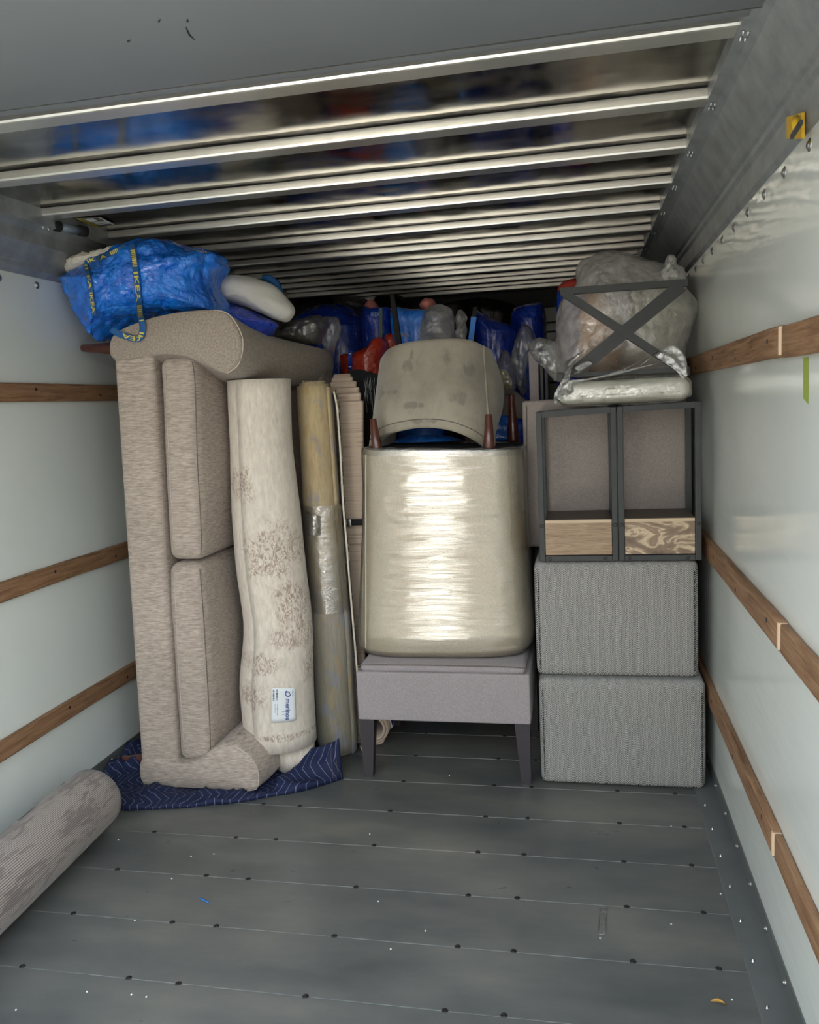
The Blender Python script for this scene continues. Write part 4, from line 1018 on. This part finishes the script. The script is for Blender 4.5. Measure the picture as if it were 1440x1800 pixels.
strap([(231,428),(235,450),(240,490),(243,520),(247,555),(251,575),(247,592),(240,596),(226,593),(205,585),(195,578)], 11, bt, [('bars',.05,.19),('IKEA',.22,.46),('bars',.49,.62),('IKEA',.7,.9)])
strap([(150,462),(154,478),(158,500),(162,530),(166,555)], 8, bt, [('IKEA',.02,.5),('IKEA',.55,.95)])
strap([(150,463),(158,457),(180,452),(205,440),(222,430)], 9, bt, [('IKEA',.05,.5),('bars',.6,.8)])
bag('fleece_throw', 'cream fleece poking out of the left end of the large blue bag', 'throw', ((119,462),(138,450),(168,444),(198,438),(226,430),(240,440),(215,462),(175,478),(140,488),(122,486)), 2.90, .10, .10, MFLEECE, .010, 30, 3, octs=3)
# second blue bag with the white pillow
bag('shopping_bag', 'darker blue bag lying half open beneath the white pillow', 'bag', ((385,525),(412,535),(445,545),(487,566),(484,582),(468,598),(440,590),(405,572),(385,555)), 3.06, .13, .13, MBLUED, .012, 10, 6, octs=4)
bag('pillow', 'white cotton pillow sticking out between the blue bag and the roof', 'pillow', ((372,494),(400,484),(440,486),(480,500),(505,524),(518,545),(510,562),(492,566),(450,548),(410,534),(380,526)), 3.10, .11, .11, MPILLOW, .006, 8, 2, octs=3)
v, f = tube([P(x, y, 3.14) for x, y in ((462,488),(474,490),(486,500),(496,514))], [.012,.018,.018,.008], 10); v, f = displace(v, f, .004, 30, 1)
tagp(mesh('bag_handle', v, f, MSTRAP), 'short blue printed bag handle above the white pillow', 'handle')
# clear and blue bags at the back
bag('plastic_bag', 'clear grey plastic bag with wrinkled folds right of the white pillow', 'bag', ((476,592),(486,572),(510,562),(540,556),(562,552),(580,565),(572,590),(560,607),(520,606),(488,600)), 3.40, .10, .10, MSMOKE, .014, 12, 3)
bag('crumpled_blanket', 'greyish brown wadding inside the clear bag behind the sofa', 'blanket', ((488,592),(500,576),(530,570),(556,566),(566,580),(556,602),(520,604)), 3.42, .05, .05, plain('grey_wadding', srgb(104,100,92), .9, nz=.3, nsc=20, bump=.8, bsc=40), .010, 14, 5)
bag('plastic_bag', 'clear bag tied at its neck hanging beside the far end of the sofa', 'bag', ((570,556),(592,556),(601,572),(598,592),(590,612),(584,636),(574,634),(568,610),(560,590),(562,568)), 3.62, .05, .05, MCLEAR, .008, 14, 8)
BG = dict(octs=4)
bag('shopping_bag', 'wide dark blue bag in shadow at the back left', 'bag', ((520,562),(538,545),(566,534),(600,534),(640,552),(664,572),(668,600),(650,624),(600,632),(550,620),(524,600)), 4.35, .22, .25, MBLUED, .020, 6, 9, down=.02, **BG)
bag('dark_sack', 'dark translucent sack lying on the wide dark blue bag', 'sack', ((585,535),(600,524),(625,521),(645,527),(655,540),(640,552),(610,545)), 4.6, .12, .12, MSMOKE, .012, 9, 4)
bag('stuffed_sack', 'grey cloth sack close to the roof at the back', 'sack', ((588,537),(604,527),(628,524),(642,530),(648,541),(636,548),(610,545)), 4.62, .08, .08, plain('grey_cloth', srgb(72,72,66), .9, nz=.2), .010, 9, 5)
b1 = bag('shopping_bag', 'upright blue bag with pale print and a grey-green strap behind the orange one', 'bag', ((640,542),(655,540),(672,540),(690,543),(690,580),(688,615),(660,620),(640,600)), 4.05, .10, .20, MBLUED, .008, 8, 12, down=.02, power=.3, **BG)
v, f = slab(lambda u, q: P(666+6*u, 541+66*q, 3.92), 2, 10, V(0,.003,0)); mesh('strap', v, f, plain('grey_green_webbing', srgb(96,112,104), .8), b1, False)
b2 = bag('shopping_bag', 'blue bag with white print standing between the two black chair legs', 'bag', ((690,543),(715,542),(745,543),(770,548),(775,600),(740,610),(700,610),(690,590)), 4.0, .10, .20, MBLUE, .008, 8, 14, down=.02, power=.3, **BG)
for k_, o_ in ((0, b1), (1, b2)):
    vs, fs = text_verts('IKEA', 1.0, bold=True); x0, y0 = ((652,556),(704,592))[k_]
    vs = [P(x0 + q.x*7.5, y0 - q.y*10 , 3.885) for q in vs]; mesh('printed_word', vs, fs, plain('faded_print_%d' % k_, srgb(120,150,190), .7), o_, False)
bag('folded_garment', 'pink cloth peeping over the left upright blue bag', 'clothing', ((640,542),(646,530),(655,526),(663,534),(666,543),(655,548)), 4.12, .06, .06, MPINK, .006, 14, 2)
bag('folded_garment', 'pink cloth peeping over the blue bag between the black legs', 'clothing', ((738,540),(742,528),(752,523),(764,526),(768,540),(755,550)), 4.08, .06, .06, MPINK, .006, 14, 4)
bag('plastic_bag', 'frosted clear bag rising directly behind the velvet chair', 'bag', ((738,600),(742,565),(750,540),(770,531),(790,537),(800,556),(800,585),(798,606),(765,612)), 3.78, .10, .12, MFROST, .014, 10, 7)
bag('plastic_bag', 'crinkled clear bag neck just left of the taped black leg', 'bag', ((798,606),(800,570),(802,548),(812,542),(820,556),(822,580),(820,606)), 3.8, .04, .05, MFROST, .012, 16, 9)
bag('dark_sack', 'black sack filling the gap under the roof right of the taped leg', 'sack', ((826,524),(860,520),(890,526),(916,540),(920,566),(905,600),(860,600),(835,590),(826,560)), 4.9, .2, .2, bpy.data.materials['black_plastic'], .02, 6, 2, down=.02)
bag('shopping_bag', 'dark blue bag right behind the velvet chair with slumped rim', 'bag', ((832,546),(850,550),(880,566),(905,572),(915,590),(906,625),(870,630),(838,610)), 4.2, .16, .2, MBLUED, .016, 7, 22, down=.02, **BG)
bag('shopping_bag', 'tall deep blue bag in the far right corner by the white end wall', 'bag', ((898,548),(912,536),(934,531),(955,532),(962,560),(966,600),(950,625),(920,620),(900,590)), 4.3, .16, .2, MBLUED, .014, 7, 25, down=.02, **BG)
ob = bag('shopping_bag', 'orange-red cloth bag with a blue strap behind the folded rug', 'bag', ((599,624),(624,618),(646,607),(664,591),(676,596),(682,612),(676,640),(668,668),(650,665),(630,660),(604,645)), 3.85, .10, .14, MORANGE, .010, 8, 30, down=.02, **BG)
v, f = slab(lambda u, q: P(612+7*u, 616+34*q, 3.74 - .015*math.sin(3*q)), 2, 8, V(0,.004,0)); mesh('strap', v, f, MBLUED, ob, False)
for i in range(4):
    c = P(615.5, 622+7.5*i, 3.728); v, f = box((c.x-.006, c.y-.001, c.z-.003), (c.x+.006, c.y+.001, c.z+.003)); mesh('strap_print', v, f, MWHITE, ob, False)
bag('shopping_bag', 'sliver of bright red bag at the foot of the left black leg', 'bag', ((676,592),(690,584),(700,600),(700,625),(680,625)), 3.95, .05, .06, MORANGE, .006, 9, 31)
fr_ = bag('fringed_blanket', 'black blanket with fine white threads hanging beside the velvet chair', 'blanket', ((608,656),(620,648),(645,650),(672,660),(690,672),(690,720),(680,780),(655,800),(640,760),(636,700),(620,672)), 3.5, .05, .12, plain('charcoal_knit', srgb(34,37,40), .85, nz=.2, bump=.5), .008, 9, 6, down=.9)
th_ = []
random.seed(11)
for i in range(26):
    x = random.uniform(640, 686); y = random.uniform(662, 690); p0 = P(x, y, 3.435); p1 = P(x+random.uniform(-6,4), y+random.uniform(18,45), 3.432)
    th_.append(tube([p0, p0.lerp(p1,.5)+V(random.uniform(-.004,.004),-.004,0), p1], .0007, 5))
v, f = join(th_); mesh('white_threads', v, f, MWHITE, fr_)
# clear bags right of the velvet chair
bag('plastic_bag', 'small clear bag with yellow and orange contents beside the velvet chair', 'bag', ((872,690),(868,655),(876,630),(888,612),(898,622),(906,650),(908,680),(900,692),(885,696)), 3.62, .06, .07, MCLEAR, .012, 16, 33)
bag('crumpled_paper', 'yellowish crumpled paper inside the small clear bag', 'paper', ((874,676),(873,655),(882,646),(896,655),(903,676),(896,688),(882,690)), 3.63, .035, .035, plain('yellowish_paper', srgb(176,160,110), .6, nz=.3, nsc=25, bump=.8, bsc=30), .010, 18, 3)
bag('plastic_bag', 'clear bag with brown contents between the small bag and the grey upright', 'bag', ((896,640),(900,610),(912,578),(925,566),(938,580),(942,600),(930,640),(926,690),(915,696),(904,670)), 3.72, .07, .07, MSMOKE, .014, 13, 36)
bag('plastic_bag', 'crinkled clear bag bent over the top of the grey upright', 'bag', ((930,606),(936,598),(952,592),(975,598),(990,620),(1000,645),(998,668),(975,672),(958,655),(940,636),(928,618)), 3.30, .07, .08, MCLEAR, .014, 14, 38)
# big frosted bag behind the X frame
bag('plastic_bag', 'large frosted clear bag bulging behind the metal X frame', 'bag', ((978,652),(973,610),(973,570),(984,530),(1008,500),(1013,470),(1036,447),(1080,441),(1130,449),(1160,460),(1185,462),(1206,480),(1209,502),(1226,535),(1222,570),(1213,600),(1206,640),(1190,664),(1100,668),(1000,668)), 3.36, .20, .16, MFROST, .016, 6, 40, N=240, R=60, power=.42, octs=6)
tp_ = bag('plastic_bag', 'knotted ears of a frosted bag poking up at the top right corner', 'bag', ((1160,500),(1150,480),(1165,468),(1172,450),(1180,447),(1188,455),(1192,466),(1206,474),(1210,495),(1190,505)), 3.24, .04, .05, MFROST, .012, 14, 41)
bag('paper_bundle', 'crumpled kraft paper bundle inside the large frosted bag', 'paper', ((1012,620),(1012,570),(1020,530),(1045,512),(1070,520),(1088,560),(1098,610),(1094,655),(1050,662),(1018,655)), 3.34, .13, .10, MKRAFT, .026, 10, 44, N=160, R=44, octs=5)
bag('cushion', 'pale grey cushion inside the large frosted bag at its right side', 'cushion', ((1100,650),(1098,590),(1110,520),(1150,500),(1195,510),(1208,550),(1204,600),(1196,652),(1150,660)), 3.38, .12, .10, plain('pale_grey_cloth', srgb(222,219,206), .85, nz=.06, bump=.3, bsc=14), .010, 7, 46)
bag('shopping_bag', 'red-topped blue bag wedged behind the upper left of the X frame', 'bag', ((977,600),(976,560),(980,520),(984,500),(1000,491),(1030,488),(1040,520),(1030,580),(1010,610)), 3.75, .06, .12, MBLUED, .006, 8, 50, down=.02)
bag('red_cloth', 'strip of red cloth above the upper left corner of the X frame', 'cloth', ((982,512),(985,499),(1002,490),(1030,486),(1050,490),(1040,508),(1010,514)), 3.66, .04, .05, plain('brick_red_cloth', srgb(150,44,34), .8, nz=.1), .004, 12, 52)
bag('shopping_bag', 'glossy blue bag glimpsed under the arch of the velvet chair', 'bag', ((684,778),(700,768),(750,762),(800,768),(825,780),(790,790),(700,790)), 3.33, .05, .06, MBLUE, .008, 18, 55, zmin=1.247)
bag('shopping_bag', 'dark blue bag low beside the mauve panel and brown leg', 'bag', ((893,742),(900,734),(918,736),(926,750),(926,800),(900,800),(890,770)), 3.66, .04, .05, MBLUED, .006, 14, 57)

# ================================================================== litter on the floor
v, f = slab(lambda u, q: PZ(1052+13*u+2*(1-q), 1597+46*q, .0018), 3, 8, V(0,0,.0006)); t_ = tagp(mesh('tape_piece', v, f, film('clear_tape', (.86,.88,.88), .10, .5, .08, 8, .4), None), 'piece of clear tape lying on the grey floor towards the right', 'tape')
c = PZ(1262, 1765, .003)
v, f = slab(lambda u, q: c + V((u-.5)*.030, (q-.5)*.013*math.sin(math.pi*min(.98,max(.04,u))) - .004*u, .004 + .004*math.sin(3*u)+.003*abs(q-.5)*2), 14, 6, V(0,0,.0005))
lf = thing('dry_leaf', 'small curled yellow-brown leaf on the floor at bottom right', 'leaf', V(c.x, c.y, 0)); mesh('blade', v, f, plain('dry_leaf', srgb(184,140,62), .6, nz=.2, nsc=80), lf)
v, f = tube([c + V(.013,-.003,.004), c + V(.019,-.006,.003)], .0006, 6); mesh('stalk', v, f, plain('leaf_stalk', srgb(120,84,40), .7), lf)
v, f = slab(lambda u, q: PZ(351+16*u, 1577+8*u+3*q, .002), 4, 1, V(0,0,.0008)); tagp(mesh('tape_scrap', v, f, MTAPEB, None), 'tiny scrap of blue tape on the floor', 'tape')
random.seed(5); parts = []
for (px, py) in ((302,1544),(376,1501),(336,1505),(237,1618),(153,1743),(257,1752),(208,1476),(650,1466),(748,1636),(1055,1649),(1180,1452),(1287,1757),(28,1775),(231,1748),(665,1584),(687,1668),(1267,1571),(790,1363),(1180,1624)):
    c = PZ(px, py, .0015); parts.append(rbox(c - V(.002,.002,.0014), c + V(.0022,.002,.0012), .001, 1, m=1))
v, f = join(parts); cr_ = mesh('crumbs', v, f, MWHITE, None); tagp(cr_, 'scattered tiny white crumbs on the grey floor', 'crumbs', kind='stuff')

# repeats share a group
GR = {'shopping_bag': 'blue and orange shopping bags stuffed into the load', 'plastic_bag': 'clear plastic bags stuffed into the load', 'rolled_rug': 'rolled rugs packed in the truck', 'folded_rug': 'folded rugs packed in the truck', 'dark_sack': 'dark sacks at the back', 'folded_garment': 'pink clothes in the blue bags at the back'}
for o in list(C.objects):
    if o.parent is None and 'label' in o and 'group' not in o:
        g_ = GR.get(o.name.split('.')[0])
        if g_: o['group'] = g_
